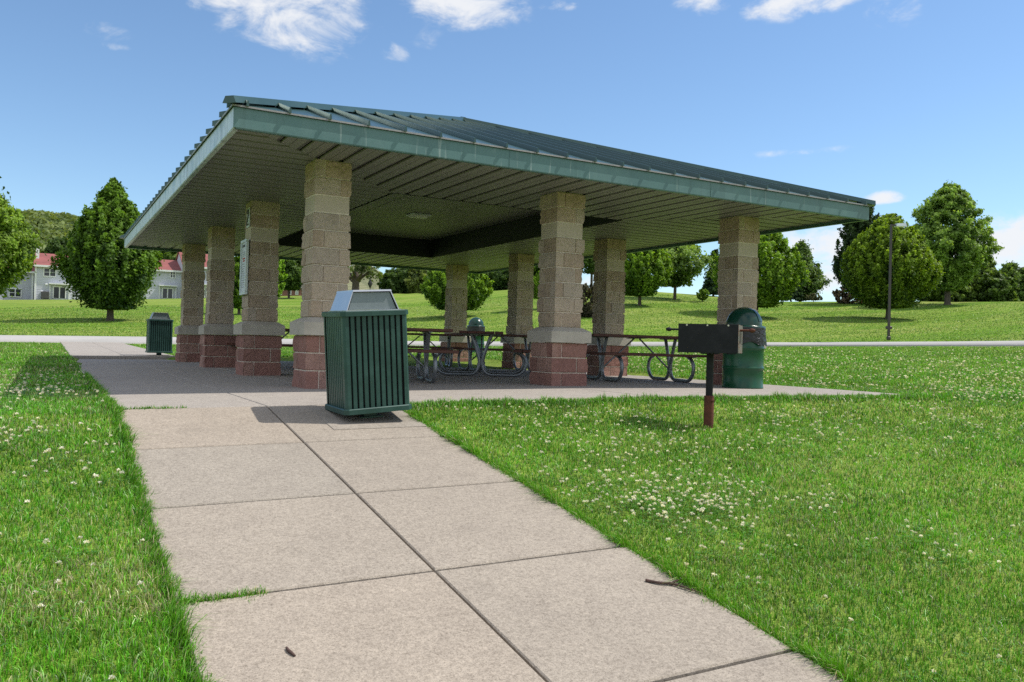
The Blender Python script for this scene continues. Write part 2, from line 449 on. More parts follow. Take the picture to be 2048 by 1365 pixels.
def np_mesh(name, V, loops, starts, cols=None, mat=None, parent=None, smooth=False):
    me = bpy.data.meshes.new(name)
    V = np.asarray(V, np.float32)
    me.vertices.add(len(V)); me.vertices.foreach_set('co', V.ravel())
    me.loops.add(len(loops)); me.loops.foreach_set('vertex_index', np.asarray(loops, np.int32))
    me.polygons.add(len(starts)); me.polygons.foreach_set('loop_start', np.asarray(starts, np.int32))
    me.update(calc_edges=True)
    if cols is not None:
        a = me.color_attributes.new('Col', 'FLOAT_COLOR', 'POINT')
        c4 = np.ones((len(V), 4), np.float32); c4[:, :3] = cols
        a.data.foreach_set('color', c4.ravel())
    if smooth: me.polygons.foreach_set('use_smooth', np.ones(len(starts), bool))
    if mat: me.materials.append(mat)
    o = bpy.data.objects.new(name, me); COL.objects.link(o)
    if parent is not None: o.parent = parent
    return o


def quads_mesh(name, V, Fq, **kw):
    Fq = np.asarray(Fq); k = Fq.shape[1]
    return np_mesh(name, V, Fq.ravel(), np.arange(len(Fq)) * k, **kw)


def tag(o, label=None, cat=None, group=None, kind=None):
    if label: o['label'] = label
    if cat: o['category'] = cat
    if group: o['group'] = group
    if kind: o['kind'] = kind
    return o


def empty(name, loc=(0, 0, 0), rz=0.0):
    o = bpy.data.objects.new(name, None); COL.objects.link(o)
    o.location = tuple(map(float, loc)); o.rotation_euler = (0, 0, rz); o.empty_display_size = .1
    return o


def dup(root, loc, rz, label=None, group=None):
    def cp(o, par):
        c = o.copy(); COL.objects.link(c); c.parent = par
        for ch in [q for q in bpy.data.objects if q.parent == o and q.name in kids]:
            cp(ch, c)
        return c
    kids = set()

    def gather(o):
        for ch in o.children: kids.add(ch.name); gather(ch)
    gather(root)
    r = cp(root, None)
    r.location = tuple(map(float, loc)); r.rotation_euler = (0, 0, rz)
    if label: r['label'] = label
    if group: r['group'] = group
    return r


def catmull(P, n=6):
    P = [np.asarray(p, float) for p in P]
    P = [2 * P[0] - P[1]] + P + [2 * P[-1] - P[-2]]
    out = []
    for i in range(1, len(P) - 2):
        for k in range(n):
            t = k / n
            out.append(.5 * ((2 * P[i]) + (-P[i - 1] + P[i + 1]) * t + (2 * P[i - 1] - 5 * P[i] + 4 * P[i + 1] - P[i + 2]) * t * t + (-P[i - 1] + 3 * P[i] - 3 * P[i + 1] + P[i + 2]) * t ** 3))
    out.append(P[-2])
    return out


# ------------------------------------------------------------------ ground
def build_ground():
    az = np.concatenate([np.linspace(-44, 44, 260), np.linspace(46, 314, 90)])
    az = np.radians(az) + YAW
    rr = np.concatenate([np.linspace(.05, 14, 90), np.geomspace(14.2, 130, 110), np.geomspace(135, 1500, 24)])
    A, R_ = np.meshgrid(az, rr)
    X = CAM[0] + R_ * np.sin(A); Y = CAM[1] + R_ * np.cos(A)
    Z = zt(X, Y) - .035
    pav = ((X > WALK_X0 + .12) & (X < SLAB_X1 - .12) & (Y > SLAB_Y0 + .12) & (Y < SLAB_Y1 - .12)) | ((X > WALK_X0 + .2) & (X < WALK_X1 - .2) & (Y < 30))
    Z = np.where(pav, Z - .06, Z)
    Z += np.where(R_ > 3, .012, .004) * (vnoise(X, Y, .5) - .5)
    V = np.stack([X, Y, Z], -1).reshape(-1, 3)
    na, nr = len(az), len(rr)
    i = np.arange(nr - 1)[:, None]; j = np.arange(na)[None, :]; j2 = (j + 1) % na
    Fq = np.stack([i * na + j, (i + 1) * na + j, (i + 1) * na + j2, i * na + j2], -1).reshape(-1, 4)[:, ::-1]
    g = quads_mesh('ground', V, Fq, mat=M['lawn'], smooth=True)
    tag(g, 'mown green lawn rising to a low hill behind the pavilion', kind='structure')


build_ground()


def slab_panel(mb, x0, x1, y0, y1, gap=.006, th=.12, n=1, gy=None):
    gy = gy or gap
    x0 += gap; x1 -= gap; y0 += gy; y1 -= gy
    def zz(x, y, dz=0): return float(z_near(x, y)) + dz
    ys = np.linspace(y0, y1, n + 1)
    b = .006
    for a, c in zip(ys[:-1], ys[1:]):
        q = [(x0, a), (x1, a), (x1, c), (x0, c)]
        qi = [(x0 + b, a + b), (x1 - b, a + b), (x1 - b, c - b), (x0 + b, c - b)]
        V = [(x, y, zz(x, y, -th)) for x, y in q] + [(x, y, zz(x, y, -b)) for x, y in q] + [(x, y, zz(x, y)) for x, y in qi]
        Fq = [(3, 2, 1, 0)] + [(i, (i + 1) % 4, 4 + (i + 1) % 4, 4 + i) for i in range(4)] + [(4 + i, 4 + (i + 1) % 4, 8 + (i + 1) % 4, 8 + i) for i in range(4)] + [(8, 9, 10, 11)]
        mb.add(V, Fq, random.choice((0, 0, 1, 2)) if gy != gap else 0)


mb = MB()
ycuts = [-2.55 - 1.17 * k for k in range(0, 9)]
for a, b in zip(ycuts[1:], ycuts[:-1]):
    slab_panel(mb, WALK_X0, WALK_XC, a, b, gy=.011); slab_panel(mb, WALK_XC, WALK_X1, a, b, gy=.011)
y = SLAB_Y1
tag(mb.build('walkway', [M['concrete'], M['concrete_b'], M['concrete_c']]), 'sloping concrete walkway scored into square panels', kind='structure')
# joint filler under the walk panels
mb = MB()
ylo = ycuts[-1]
for (x0, x1, a, b) in [(WALK_X0, WALK_X1, a_, b_) for a_, b_ in zip(ycuts[1:], ycuts[:-1])]:
    P = [(x0 + .01, a), (x1 - .01, a), (x1 - .01, b), (x0 + .01, b)]
    mb.add([(x, yy, float(z_near(x, yy)) - .05) for x, yy in P], [(0, 1, 2, 3)])
tag(mb.build('walkway_joints', M['joint']), 'dark filler in the walkway joints', kind='structure')
mb = MB()
xc = [WALK_X0, WALK_XC, WALK_X1, 3.05, SLAB_X1]
yc = [SLAB_Y0, 1.1, 4.7, 8.4, SLAB_Y1]
for a, b in zip(xc[:-1], xc[1:]):
    for c, d in zip(yc[:-1], yc[1:]):
        slab_panel(mb, a, b, c, d, gap=.006)
yy = SLAB_Y1
while yy < 27.5:
    slab_panel(mb, WALK_X0, WALK_XC, yy, yy + 2.4, gap=.004); slab_panel(mb, WALK_XC, WALK_X1, yy, yy + 2.4, gap=.004); yy += 2.4
o = mb.build('pavilion_pavement', M['concrete_shade']); tag(o, 'concrete floor slab under and around the pavilion', kind='structure')
mb = MB()
mb.add([(WALK_X0 + .01, SLAB_Y0 + .01, -.05), (SLAB_X1 - .01, SLAB_Y0 + .01, -.03), (SLAB_X1 - .01, SLAB_Y1, -.03), (WALK_X0 + .01, SLAB_Y1, -.05)], [(0, 1, 2, 3)])
tag(mb.build('pavement_joints', M['joint']), 'dark filler in the slab joints', kind='structure')
# raise far walk panels to the terrain beyond r=14
for v in o.data.vertices:
    x, y_, z = v.co
    if y_ > SLAB_Y1 + .0:
        v.co.z = z + float(zt(x, y_)) - float(z_near(x, y_))

# distant path
us = np.linspace(-700, 2700, 170)
V = []; 
for uu in us:
    U = (uu - 1024) / F_PX
    d = np.array([FH[0] + RH[0] * U, FH[1] + RH[1] * U]); d /= np.hypot(*d)
    wob = .25 * math.sin(uu * .004)
    for r_, dz in ((RP0 + wob, -.12), (RP0 + wob, .03), (RP1 + wob, .03)):
        x, y_ = CAM[0] + d[0] * r_, CAM[1] + d[1] * r_
        V.append((x, y_, float(zt(x, y_)) + dz))
n = len(us)
Fq = [(3 * i + k, 3 * i + k + 1, 3 * i + 4 + k, 3 * i + 3 + k)[::-1] for i in range(n - 1) for k in (0, 1)]
tag(quads_mesh('path', V, Fq, mat=M['path']), 'pale concrete path crossing the lawn behind the pavilion', kind='structure')


# ------------------------------------------------------------------ pavilion
pav = tag(empty('picnic_pavilion', (W / 2, L3 / 2, 0)), 'open picnic pavilion with teal hipped metal roof on stone columns', 'pavilion')
PO = Vector((W / 2, L3 / 2, 0))


def pbuild(mb, name, mats, parent=pav):
    """world coordinates -> local to the pavilion empty"""
    mb.v = [(p[0] - PO.x, p[1] - PO.y, p[2]) for p in mb.v]
    return mb.build(name, mats, parent)


# ---- roof
RO = OH + .022
ZE = H + .165
SL = 1.58 / (W / 2 + RO)
ex0, ex1, ey0, ey1 = -RO, W + RO, -RO, L3 + RO
half = (ex1 - ex0) / 2
ry0, ry1 = ey0 + half, ey1 - half
rx = W / 2
ZR = ZE + SL * half


def roof_slope(outer):
    """outer: which eave 'front','back','left','right'; local frame s along eave, d up-slope (horizontal)"""
    mb = MB()
    if outer in ('front', 'back'):
        ln = ex1 - ex0
        if outer == 'front': tr = lambda s, d, z: (ex0 + s, ey0 + d, z)
        else: tr = lambda s, d, z: (ex1 - s, ey1 - d, z)
        dmax = lambda s: min(s, ln - s)
        poly = [(0, 0), (ln, 0), (half, half)]
    else:
        ln = ey1 - ey0
        if outer == 'left': tr = lambda s, d, z: (ex0 + d, ey1 - s, z)
        else: tr = lambda s, d, z: (ex1 - d, ey0 + s, z)
        dmax = lambda s: min(s, ln - s, half)
        poly = [(0, 0), (ln, 0), (ln - half, half), (half, half)]
    n = len(poly)
    top = [tr(s, d, ZE + SL * d) for s, d in poly]; bot = [tr(s, d, ZE + SL * d - .018) for s, d in poly]
    mb.add(top, [tuple(range(n))], 0); mb.add(bot, [tuple(reversed(range(n)))], 0)
    # bare hemmed edge along the eave
    mb.add([tr(0, 0, ZE - .018), tr(ln, 0, ZE - .018), tr(ln, 0, ZE), tr(0, 0, ZE)], [(0, 1, 2, 3)], 1)
    k = int(ln / .41); off = (ln - k * .41) / 2
    hgt, wd = .054, .014
    for i in range(k + 1):
        s = off + i * .41
        dm = dmax(s) - .03
        if dm < .1: continue
        e = -.022
        zb = lambda d: ZE + SL * d + .001
        b = [tr(s - wd, e, zb(e)), tr(s + wd, e, zb(e)), tr(s + wd, dm, zb(dm)), tr(s - wd, dm, zb(dm))]
        t = [tr(s - wd * .55, e, zb(e) + hgt), tr(s + wd * .55, e, zb(e) + hgt), tr(s + wd * .55, dm, zb(dm) + hgt), tr(s - wd * .55, dm, zb(dm) + hgt)]
        mb.hexa(b, t, 0)
    return pbuild(mb, 'roof_slope', [M['roof'], M['roof_edge']])


for sname in ('front', 'back', 'left', 'right'): roof_slope(sname)
corners = [((ex0, ey0), (rx, ry0)), ((ex1, ey0), (rx, ry0)), ((ex0, ey1), (rx, ry1)), ((ex1, ey1), (rx, ry1))]


def cap_bar(p, q, wdt=.075, h0=.03, h1=.075):
    mb = MB()
    p = Vector(p); q = Vector(q); d = (q - p).normalized(); s = Vector((-d.y, d.x, 0)).normalized() * wdt
    p = p - d * .05
    z0, z1 = Vector((0, 0, h0)), Vector((0, 0, h1))
    V = [p - s + z0 * .2, p - s * .6 + z1, p + s * .6 + z1, p + s + z0 * .2, q - s + z0 * .2, q - s * .6 + z1, q + s * .6 + z1, q + s + z0 * .2]
    mb.add(V, [(0, 1, 2, 3), (7, 6, 5, 4), (0, 4, 5, 1), (1, 5, 6, 2), (2, 6, 7, 3), (3, 7, 4, 0)])
    return mb


for (a, b) in corners:
    pbuild(cap_bar((a[0], a[1], ZE), (b[0], b[1], ZR)), 'hip_cap', M['roof'])
pbuild(cap_bar((rx, ry0, ZR), (rx, ry1, ZR)), 'ridge_cap', M['roof'])

# ---- fascia boards
fz0, fz1 = H - .053, H + .150
t = .02
fx0, fx1, fy0, fy1 = -OH, W + OH, -OH, L3 + OH
for nm, c, s, mt in (('front', ((fx0 + fx1) / 2, fy0 + t / 2, (fz0 + fz1) / 2), (fx1 - fx0, t, fz1 - fz0), M['fascia']),
                     ('back', ((fx0 + fx1) / 2, fy1 - t / 2, (fz0 + fz1) / 2), (fx1 - fx0, t, fz1 - fz0), M['fascia']),
                     ('left', (fx0 + t / 2, (fy0 + fy1) / 2, (fz0 + fz1) / 2), (t, fy1 - fy0 - 2 * t, fz1 - fz0), M['fascia_pale']),
                     ('right', (fx1 - t / 2, (fy0 + fy1) / 2, (fz0 + fz1) / 2), (t, fy1 - fy0 - 2 * t, fz1 - fz0), M['fascia'])):
    mb = MB(); mb.box(c, s, bev=.003)
    # lap joints and a folded lip at the lower edge
    if nm in ('front', 'back'):
        for xx in np.arange(fx0 + 3.05, fx1 - .5, 3.05): mb.box((xx, c[1] + (-.012 if nm == 'front' else .012), c[2]), (.006, .003, s[2] * .98))
        mb.box((c[0], c[1] + (.02 if nm == 'front' else -.02), fz0 - .003), (s[0] - .05, .05, .006))
    else:
        for yy in np.arange(fy0 + 3.05, fy1 - .5, 3.05): mb.box((c[0] + (-.012 if nm == 'left' else .012), yy, c[2]), (.003, .006, s[2] * .98))
        mb.box((c[0] + (.02 if nm == 'left' else -.02), c[1], fz0 - .003), (.05, s[1] - .05, .006))
    f = pbuild(mb, 'fascia', mt)
    if nm == 'left': f['label'] = 'streaked fascia along the left eave, sky reflection painted pale'

# ---- soffit (strips square to each eave, mitred at the corners)
ix0, ix1, iy0, iy1 = INS, W - INS, INS, L3 - INS
so = OH - t - .004


def soffit_side(side):
    mb = MB()
    if side in ('front', 'back'):
        ln = W + 2 * so; dep = so + INS
        tr = (lambda s, d, z: (-so + s, -so + d, z)) if side == 'front' else (lambda s, d, z: (W + so - s, L3 + so - d, z))
    else:
        ln = L3 + 2 * so; dep = so + INS
        tr = (lambda s, d, z: (-so + d, L3 + so - s, z)) if side == 'left' else (lambda s, d, z: (W + so - d, -so + s, z))
    dm = lambda s: max(.0, min(s, ln - s, dep))
    wd = .285
    k = int(math.ceil(ln / wd))
    for i in range(k):
        # each vent strip: flat pan with two shallow ribs, their shade painted darker
        for (a, b, dz, smi) in ((.007, .105, 0, 0), (.105, .113, .012, 2), (.113, .220, 0, 0), (.220, .275, .020, 2)):
            s0, s1 = i * wd + a, min(i * wd + b, ln - .005)
            if s1 <= s0: continue
            d0, d1 = max(dm(s0) - .006, .004), max(dm(s1) - .006, .004)
            z = H + dz
            pts = [(s0, .0), (s1, .0), (s1, d1), (s0, d0)]
            for kink in (dep, ln - dep):
                if s0 < kink < s1:
                    pts = [(s0, 0), (s1, 0), (s1, d1), (kink, dep - .006), (s0, d0)]
            n_ = len(pts)
            V = [tr(s, d, z) for s, d in pts] + [tr(s, d, z + .022) for s, d in pts]
            mb.add(V, [tuple(reversed(range(n_))), tuple(range(n_, 2 * n_))] + [(q, (q + 1) % n_, n_ + (q + 1) % n_, n_ + q) for q in range(n_)], smi)
    # dark backing over the strips
    P = [(0, 0), (ln, 0), (ln - dep, dep), (dep, dep)]
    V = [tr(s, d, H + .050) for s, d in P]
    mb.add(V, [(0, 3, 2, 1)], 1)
    return pbuild(mb, 'soffit', [M['soffit'], M['soffit_gap'], M['soffit_vent']])


for sname in ('front', 'back', 'left', 'right'): soffit_side(sname)
# recess walls and raised ceiling
zc1 = H + .42
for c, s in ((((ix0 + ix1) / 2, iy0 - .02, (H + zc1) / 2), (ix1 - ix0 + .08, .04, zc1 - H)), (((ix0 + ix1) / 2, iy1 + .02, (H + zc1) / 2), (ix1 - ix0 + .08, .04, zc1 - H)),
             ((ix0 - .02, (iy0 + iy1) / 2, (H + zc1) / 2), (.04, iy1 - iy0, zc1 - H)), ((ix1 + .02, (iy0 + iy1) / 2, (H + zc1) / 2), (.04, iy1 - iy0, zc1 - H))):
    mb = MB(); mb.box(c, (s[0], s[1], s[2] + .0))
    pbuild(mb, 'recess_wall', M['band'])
mb = MB()
yy = iy0
seam = 2.45
while yy < iy1 - .02:
    y2 = min(yy + .285, iy1)
    for xa, xb in ((ix0 + .004, seam - .006), (seam + .006, ix1 - .004)):
        for (a, b, dz) in ((.008, .10, 0), (.10, .115, .006), (.115, .185, 0), (.185, .20, .006), (.20, .277, 0)):
            p, q = yy + a, min(yy + b, y2 - .003)
            if q <= p: continue
            mb.box(((xa + xb) / 2, (p + q) / 2, zc1 + .010 + dz), (xb - xa, q - p, .012))
    yy += .285
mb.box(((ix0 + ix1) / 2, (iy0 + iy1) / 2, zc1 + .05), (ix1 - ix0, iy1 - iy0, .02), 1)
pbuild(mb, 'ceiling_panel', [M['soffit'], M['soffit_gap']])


# ---- stone columns
def rough_courses(mb, hw, courses, amp, seed, nz=7, nx=10, cell=.2032, mi_of=None, proud_of=None):
    """courses: list of (z0,z1); masonry faces with alternating head joints over a mortar core"""
    rg = np.random.default_rng(seed)
    core = hw - .007
    zlo, zhi = courses[-1][0], courses[0][1]
    mb.box((0, 0, (zlo + zhi) / 2), (2 * core, 2 * core, zhi - zlo - .002), 4)
    for ci, (z0, z1) in enumerate(courses):
        mi = mi_of(ci); am = amp * (0.12 if mi == 2 else 1.0)
        proud = .004 if mi != 2 else .000
        zs = z0 + .0045 + (z1 - z0 - .009) * np.array([0, .05, .28, .5, .72, .95, 1.0])
        prof = np.array([0] + [1] * (nz - 2) + [0], float)
        corner = [proud + am * rg.uniform(-.3, .9, nz) for _ in range(4)]
        bulge = rg.uniform(0, am * 1.5)
        for c_ in corner: c_ += bulge; c_[0] = proud * .55; c_[-1] = proud * .55
        for side in range(4):
            a = side * PI / 2
            ux, uy = math.cos(a), math.sin(a)          # outward normal
            tx, ty = -uy, ux                            # along the face
            split = (.73 if (ci + side) % 2 == 0 else .27) * 2 * core - core
            if mi == 2: split = core + 1
            segs = [(-core, split), (split, core)] if split < core else [(-core, core)]
            for (sa, sb) in segs:
                smi = mi if mi == 2 else int(rg.choice({0: (0, 0, 5, 6), 1: (1, 1, 6, 5), 3: (3, 3, 7, 8)}[mi]))
                n_ = max(4, int(nx * (sb - sa) / (2 * core)) + 2)
                ss = np.concatenate([[0, .04], np.linspace(.04, .96, n_ - 2)[1:-1], [.96, 1.0]])
                G = np.zeros((nz, n_, 3))
                D = proud + bulge * .7 + am * .75 * (rg.random((nz, n_)) - .35)
                D[0, :] = -.001; D[-1, :] = -.001
                for q in range(n_):
                    s = sa + (sb - sa) * ss[q]
                    isL = q == 0 and sa == -core; isR = q == n_ - 1 and sb == core
                    innL = q == 0 and not isL; innR = q == n_ - 1 and not isR
                    for k in range(nz):
                        d = D[k, q]; sh = s
                        if isL: d = corner[(side - 1) % 4][k]; sh = s - d
                        elif isR: d = corner[side][k]; sh = s + d
                        elif innL: d = -.001; sh = s + .005
                        elif innR: d = -.001; sh = s - .005
                        G[k, q] = ((core + d) * ux + sh * tx, (core + d) * uy + sh * ty, zs[k])
                Vv = G.reshape(-1, 3)
                Fq = [(k * n_ + q, k * n_ + q + 1, (k + 1) * n_ + q + 1, (k + 1) * n_ + q) for k in range(nz - 1) for q in range(n_ - 1)]
                mb.add(Vv, Fq, smi)
        # top and bottom ledges of the course
        for z, rev in ((z0 + .0055, True), (z1 - .0055, False)):
            d = proud * .55; q = core + d
            f = (0, 1, 2, 3)
            mb.add([(-q, -q, z), (q, -q, z), (q, q, z), (-q, q, z)], [tuple(reversed(f)) if rev else f], mi)


STONE = [M['stone'], M['stone_dark'], M['stone_smooth'], M['stone_red'], M['mortar'], M['stone_grey'], M['stone_warm'], M['red_pale'], M['red_deep']]


def column(ix, iy, seed):
    cx, cy = ix * W, iy * BAY
    o = empty('column', (cx - PO.x, cy - PO.y, 0)); o.parent = pav
    mb = MB()
    cs = [(H - .2032 * (k + 1), H - .2032 * k) for k in range(9)]
    rough_courses(mb, .2104, cs, .011, seed, mi_of=lambda c: 2 if c == 2 else (1 if c < 2 else 0))
    mb.build('shaft', STONE, o)
    mb = MB()
    hc, hs = .3202, .222
    z0, z1, z2 = .612, .765, .818
    b = .006
    V = [(-hc, -hc, z0), (hc, -hc, z0), (hc, hc, z0), (-hc, hc, z0), (-hc, -hc, z1 - b), (hc, -hc, z1 - b), (hc, hc, z1 - b), (-hc, hc, z1 - b),
         (-hc + b, -hc + b, z1), (hc - b, -hc + b, z1), (hc - b, hc - b, z1), (-hc + b, hc - b, z1), (-hs, -hs, z2), (hs, -hs, z2), (hs, hs, z2), (-hs, hs, z2)]
    Fq = [(3, 2, 1, 0)]
    for L_ in (0, 4, 8): Fq += [(L_ + i, L_ + (i + 1) % 4, L_ + 4 + (i + 1) % 4, L_ + 4 + i) for i in range(4)]
    Fq.append((12, 13, 14, 15))
    mb.add(V, Fq)
    mb.build('cap', M['cast_stone'], o)
    mb = MB()
    rough_courses(mb, .2736, [(.4068, .610), (.2036, .4068), (-.10, .2036)], .012, seed + 50, nx=11, mi_of=lambda c: 3)
    mb.build('base', STONE, o)
    return o


sd = 1
for (ix, iy) in [(0, 0), (0, 1), (0, 2), (0, 3), (.5, 0), (1, 0), (1, 1), (1, 2), (1, 3), (.5, 3)]:
    column(ix, iy, sd); sd += 1


# ---- ceiling light
def on_z(u, v, z):
    d = ray(u, v); tt = (z - CAM[2]) / d[2]
    return CAM + d * tt


p = on_z(838, 431, zc1 - .01)
lt = tag(empty('ceiling_light', (p[0], p[1], zc1 + .002)), 'flat rectangular light fixture on the raised pavilion ceiling', 'ceiling light')
mb = MB(); mb.box((0, 0, -.012), (.42, .36, .026), bev=.008); mb.build('housing', M['white_frame'], lt)
mb = MB()
V = [(-.18, -.15, -.026), (.18, -.15, -.026), (.18, .15, -.026), (-.18, .15, -.026), (-.14, -.11, -.06), (.14, -.11, -.06), (.14, .11, -.06), (-.14, .11, -.06)]
mb.add(V, [(0, 4, 5, 1), (1, 5, 6, 2), (2, 6, 7, 3), (3, 7, 4, 0), (4, 7, 6, 5)])
mb.build('lens', M['lens'], lt)

# ---- notice board and number plate on the second column of the left row (its left face)
xf = -.2104 - .02
nb = tag(empty('notice_board', (xf, BAY, 1.45)), 'white framed notice board hung on the left side of a column', 'notice board')
bw, bh = .40, .84
zc_ = 0.0
zc_ = 1.64 - 1.45
mb = MB()
for (c, s) in (((-.02, 0, zc_ + bh / 2 - .02), (.045, bw, .04)), ((-.02, 0, zc_ - bh / 2 + .02), (.045, bw, .04)), ((-.02, bw / 2 - .02, zc_), (.045, .04, bh - .08)), ((-.02, -bw / 2 + .02, zc_), (.045, .04, bh - .08))):
    mb.box(c, s, bev=.004)
mb.build('frame', M['white_frame'], nb)
mb = MB(); mb.box((-.012, 0, zc_), (.02, bw - .08, bh - .08)); mb.build('sheet', M['notice'], nb)
mb = MB(); mb.box((-.0245, 0, zc_ + .33), (.004, .27, .035), 0)
rg = random.Random(3)
for k in range(3):
    z = zc_ + .235 - k * .03
    w_ = rg.uniform(.16, .24); mb.box((-.0245, 0, z), (.004, w_, .012), 1)
for k in range(2):
    z = zc_ + .135 - k * .035
    mb.box((-.0245, .01 * k, z), (.004, .2 - .06 * k, .02), 2)
for k in range(11):
    z = zc_ + .05 - k * .035
    w_ = rg.uniform(.14, .25); mb.box((-.0245, (.25 - w_) / 2, z), (.004, w_, .010), 1)
mb.build('printed_lines', [M['ink_dark'], M['ink_light'], M['ink_red']], nb)

npz = 2.395
npl = tag(empty('number_plate', (-.2104 - .004, BAY - .06, npz)), 'small white plate with number 2 near the column top', 'number plate')
mb = MB(); mb.box((-.006, 0, 0), (.012, .20, .30), bev=.003); mb.build('plate', M['white_frame'], npl)
# the digit 2 as a raised stroke on the outer (-x) face; read from the left side, +y runs to the left
mb = MB()
pts2 = [(-.055, .065), (-.045, .10), (0, .115), (.045, .095), (.052, .055), (.03, .01), (-.02, -.05), (-.058, -.10)]
P = [(-.014, -a, b) for a, b in catmull([np.array(q) for q in pts2], 5)]
mb.tube(P, .0135, 6); mb.tube([(-.014, .064, -.105), (-.014, -.064, -.105)], .0135, 6)
mb.build('digit', M['ink_dark'], npl)


# ------------------------------------------------------------------ litter bins
def slat_bin():
    root = empty('litter_bin')
    s = .545; hw = s / 2; zb, zt_ = .075, .885
    # slat walls
    for side in range(4):
        a = side * PI / 2
        R_ = Matrix.Rotation(a, 3, 'Z')
        mb = MB()
        n_ = 9; pitch = (s - .11) / n_
        for k in range(n_):
            x = -(s - .11) / 2 + pitch * (k + .5)
            c = R_ @ Vector((x, -hw + .012, (zb + zt_) / 2))
            mb.box(c, (pitch - .015, .012, zt_ - zb - .05), rot=R_, bev=.003)
        mb.build('slat_panel', M['bin_green'], root)
    for sx, sy in ((-1, -1), (1, -1), (1, 1), (-1, 1)):
        mb = MB()
        c = .046
        x0, y0 = sx * hw, sy * hw
        P = [(x0 - sx * c, y0), (x0 - sx * .012, y0 - sy * .0), (x0, y0 - sy * .012), (x0, y0 - sy * c), (x0 - sx * .012, y0 - sy * c), (x0 - sx * c, y0 - sy * .012)]
        P = [(x0 - sx * c, y0), (x0 - sx * .018, y0), (x0, y0 - sy * .018), (x0, y0 - sy * c)]
        if sx * sy < 0: P = P[::-1]
        if sx * sy > 0: pass
        area = sum(P[i][0] * P[(i + 1) % 4][1] - P[(i + 1) % 4][0] * P[i][1] for i in range(4))
        if area < 0: P = P[::-1]
        mb.prism(P, zb + .02, zt_ - .02)
        mb.build('corner_post', M['bin_green'], root)

    def rim(z0, z1, o, nm):
        mb = MB()
        h_ = hw + o; c = .035; i_ = hw - .05
        P = [(-h_ + c, -h_), (h_ - c, -h_), (h_, -h_ + c), (h_, h_ - c), (h_ - c, h_), (-h_ + c, h_), (-h_, h_ - c), (-h_, -h_ + c)]
        Q = [(-i_, -i_), (i_, -i_), (i_, -i_), (i_, i_), (i_, i_), (-i_, i_), (-i_, i_), (-i_, -i_)]
        b = .006
        lay = [[(x, y_, z0) for x, y_ in P], [(x, y_, z1 - b) for x, y_ in P], [(x * (1 - b / h_), y_ * (1 - b / h_), z1) for x, y_ in P], [(x, y_, z1) for x, y_ in Q], [(x, y_, z0) for x, y_ in Q]]
        V = sum(lay, [])
        Fq = []
        for L_ in range(5):
            a, bb = L_ * 8, ((L_ + 1) % 5) * 8
            for i in range(8): Fq.append((a + i, a + (i + 1) % 8, bb + (i + 1) % 8, bb + i))
        mb.add(V, Fq)
        mb.build(nm, M['bin_green'], root)
    rim(zt_ - .038, zt_ + .004, .016, 'top_rim'); rim(zb - .012, zb + .032, .018, 'base_rim')
    mb = MB(); mb.box((0, 0, (zb + zt_) / 2), (s - .06, s - .06, zt_ - zb - .03)); mb.build('inner_liner', M['bin_dark'], root)
    mb = MB(); mb.box((0, 0, (zb - .012) / 2), (.11, .11, zb - .012)); mb.box((0, 0, .006), (.2, .2, .012)); mb.build('foot_post', M['bin_green'], root)
    # steel hood: sloped closed sides, open chutes front and back
    lid = empty('lid'); lid.parent = root
    mb = MB()
    a, b_, z0, z1 = .225, .165, zt_ + .006, zt_ + .160
    yb, yt = .222, .205
    bot = [(-a, -yb, z0), (a, -yb, z0), (a, yb, z0), (-a, yb, z0)]
    top = [(-b_, -yt, z1), (b_, -yt, z1), (b_, yt, z1), (-b_, yt, z1)]
    tt = .008

    def plate(P, n, th=.004):
        n = Vector(n).normalized() * th
        mb.hexa([Vector(p) - n for p in P], P)
    mb.hexa([(-b_, -yt - .012, z1 - .002), (b_, -yt - .012, z1 - .002), (b_, yt + .012, z1 - .002), (-b_, yt + .012, z1 - .002)],
            [(-b_ + .004, -yt - .008, z1 + .012), (b_ - .004, -yt - .008, z1 + .012), (b_ - .004, yt + .008, z1 + .012), (-b_ + .004, yt + .008, z1 + .012)])
    mb.hexa([bot[0], bot[3], (bot[3][0] + tt, bot[3][1], z0), (bot[0][0] + tt, bot[0][1], z0)][::-1], [top[0], top[3], (top[3][0] + tt, top[3][1], z1 - .002), (top[0][0] + tt, top[0][1], z1 - .002)][::-1])
    mb.hexa([bot[1], bot[2], (bot[2][0] - tt, bot[2][1], z0), (bot[1][0] - tt, bot[1][1], z0)], [top[1], top[2], (top[2][0] - tt, top[2][1], z1 - .002), (top[1][0] - tt, top[1][1], z1 - .002)])
    mb.hexa([(-a - .01, -yb - .01, z0 - .004), (a + .01, -yb - .01, z0 - .004), (a + .01, yb + .01, z0 - .004), (-a - .01, yb + .01, z0 - .004)],
            [(-a - .01, -yb - .01, z0 + .004), (a + .01, -yb - .01, z0 + .004), (a + .01, yb + .01, z0 + .004), (-a - .01, yb + .01, z0 + .004)])
    mb.build('hood', M['steel'], lid)
    for sy in (-1, 1):
        mb = MB()
        P = [(-a + .022, sy * (yb - .018), z0 + .006), (a - .022, sy * (yb - .018), z0 + .006), (b_ - .012, sy * (yt - .012), z1 - .01), (-b_ + .012, sy * (yt - .012), z1 - .01)]
        Qb = [(x, y_ - sy * .006, z) for x, y_, z in P]
        mb.add(P + Qb, [(0, 1, 2, 3), (7, 6, 5, 4), (0, 4, 5, 1), (1, 5, 6, 2), (2, 6, 7, 3), (3, 7, 4, 0)])
        mb.build('flap', M['steel_dull'], lid)
    return root


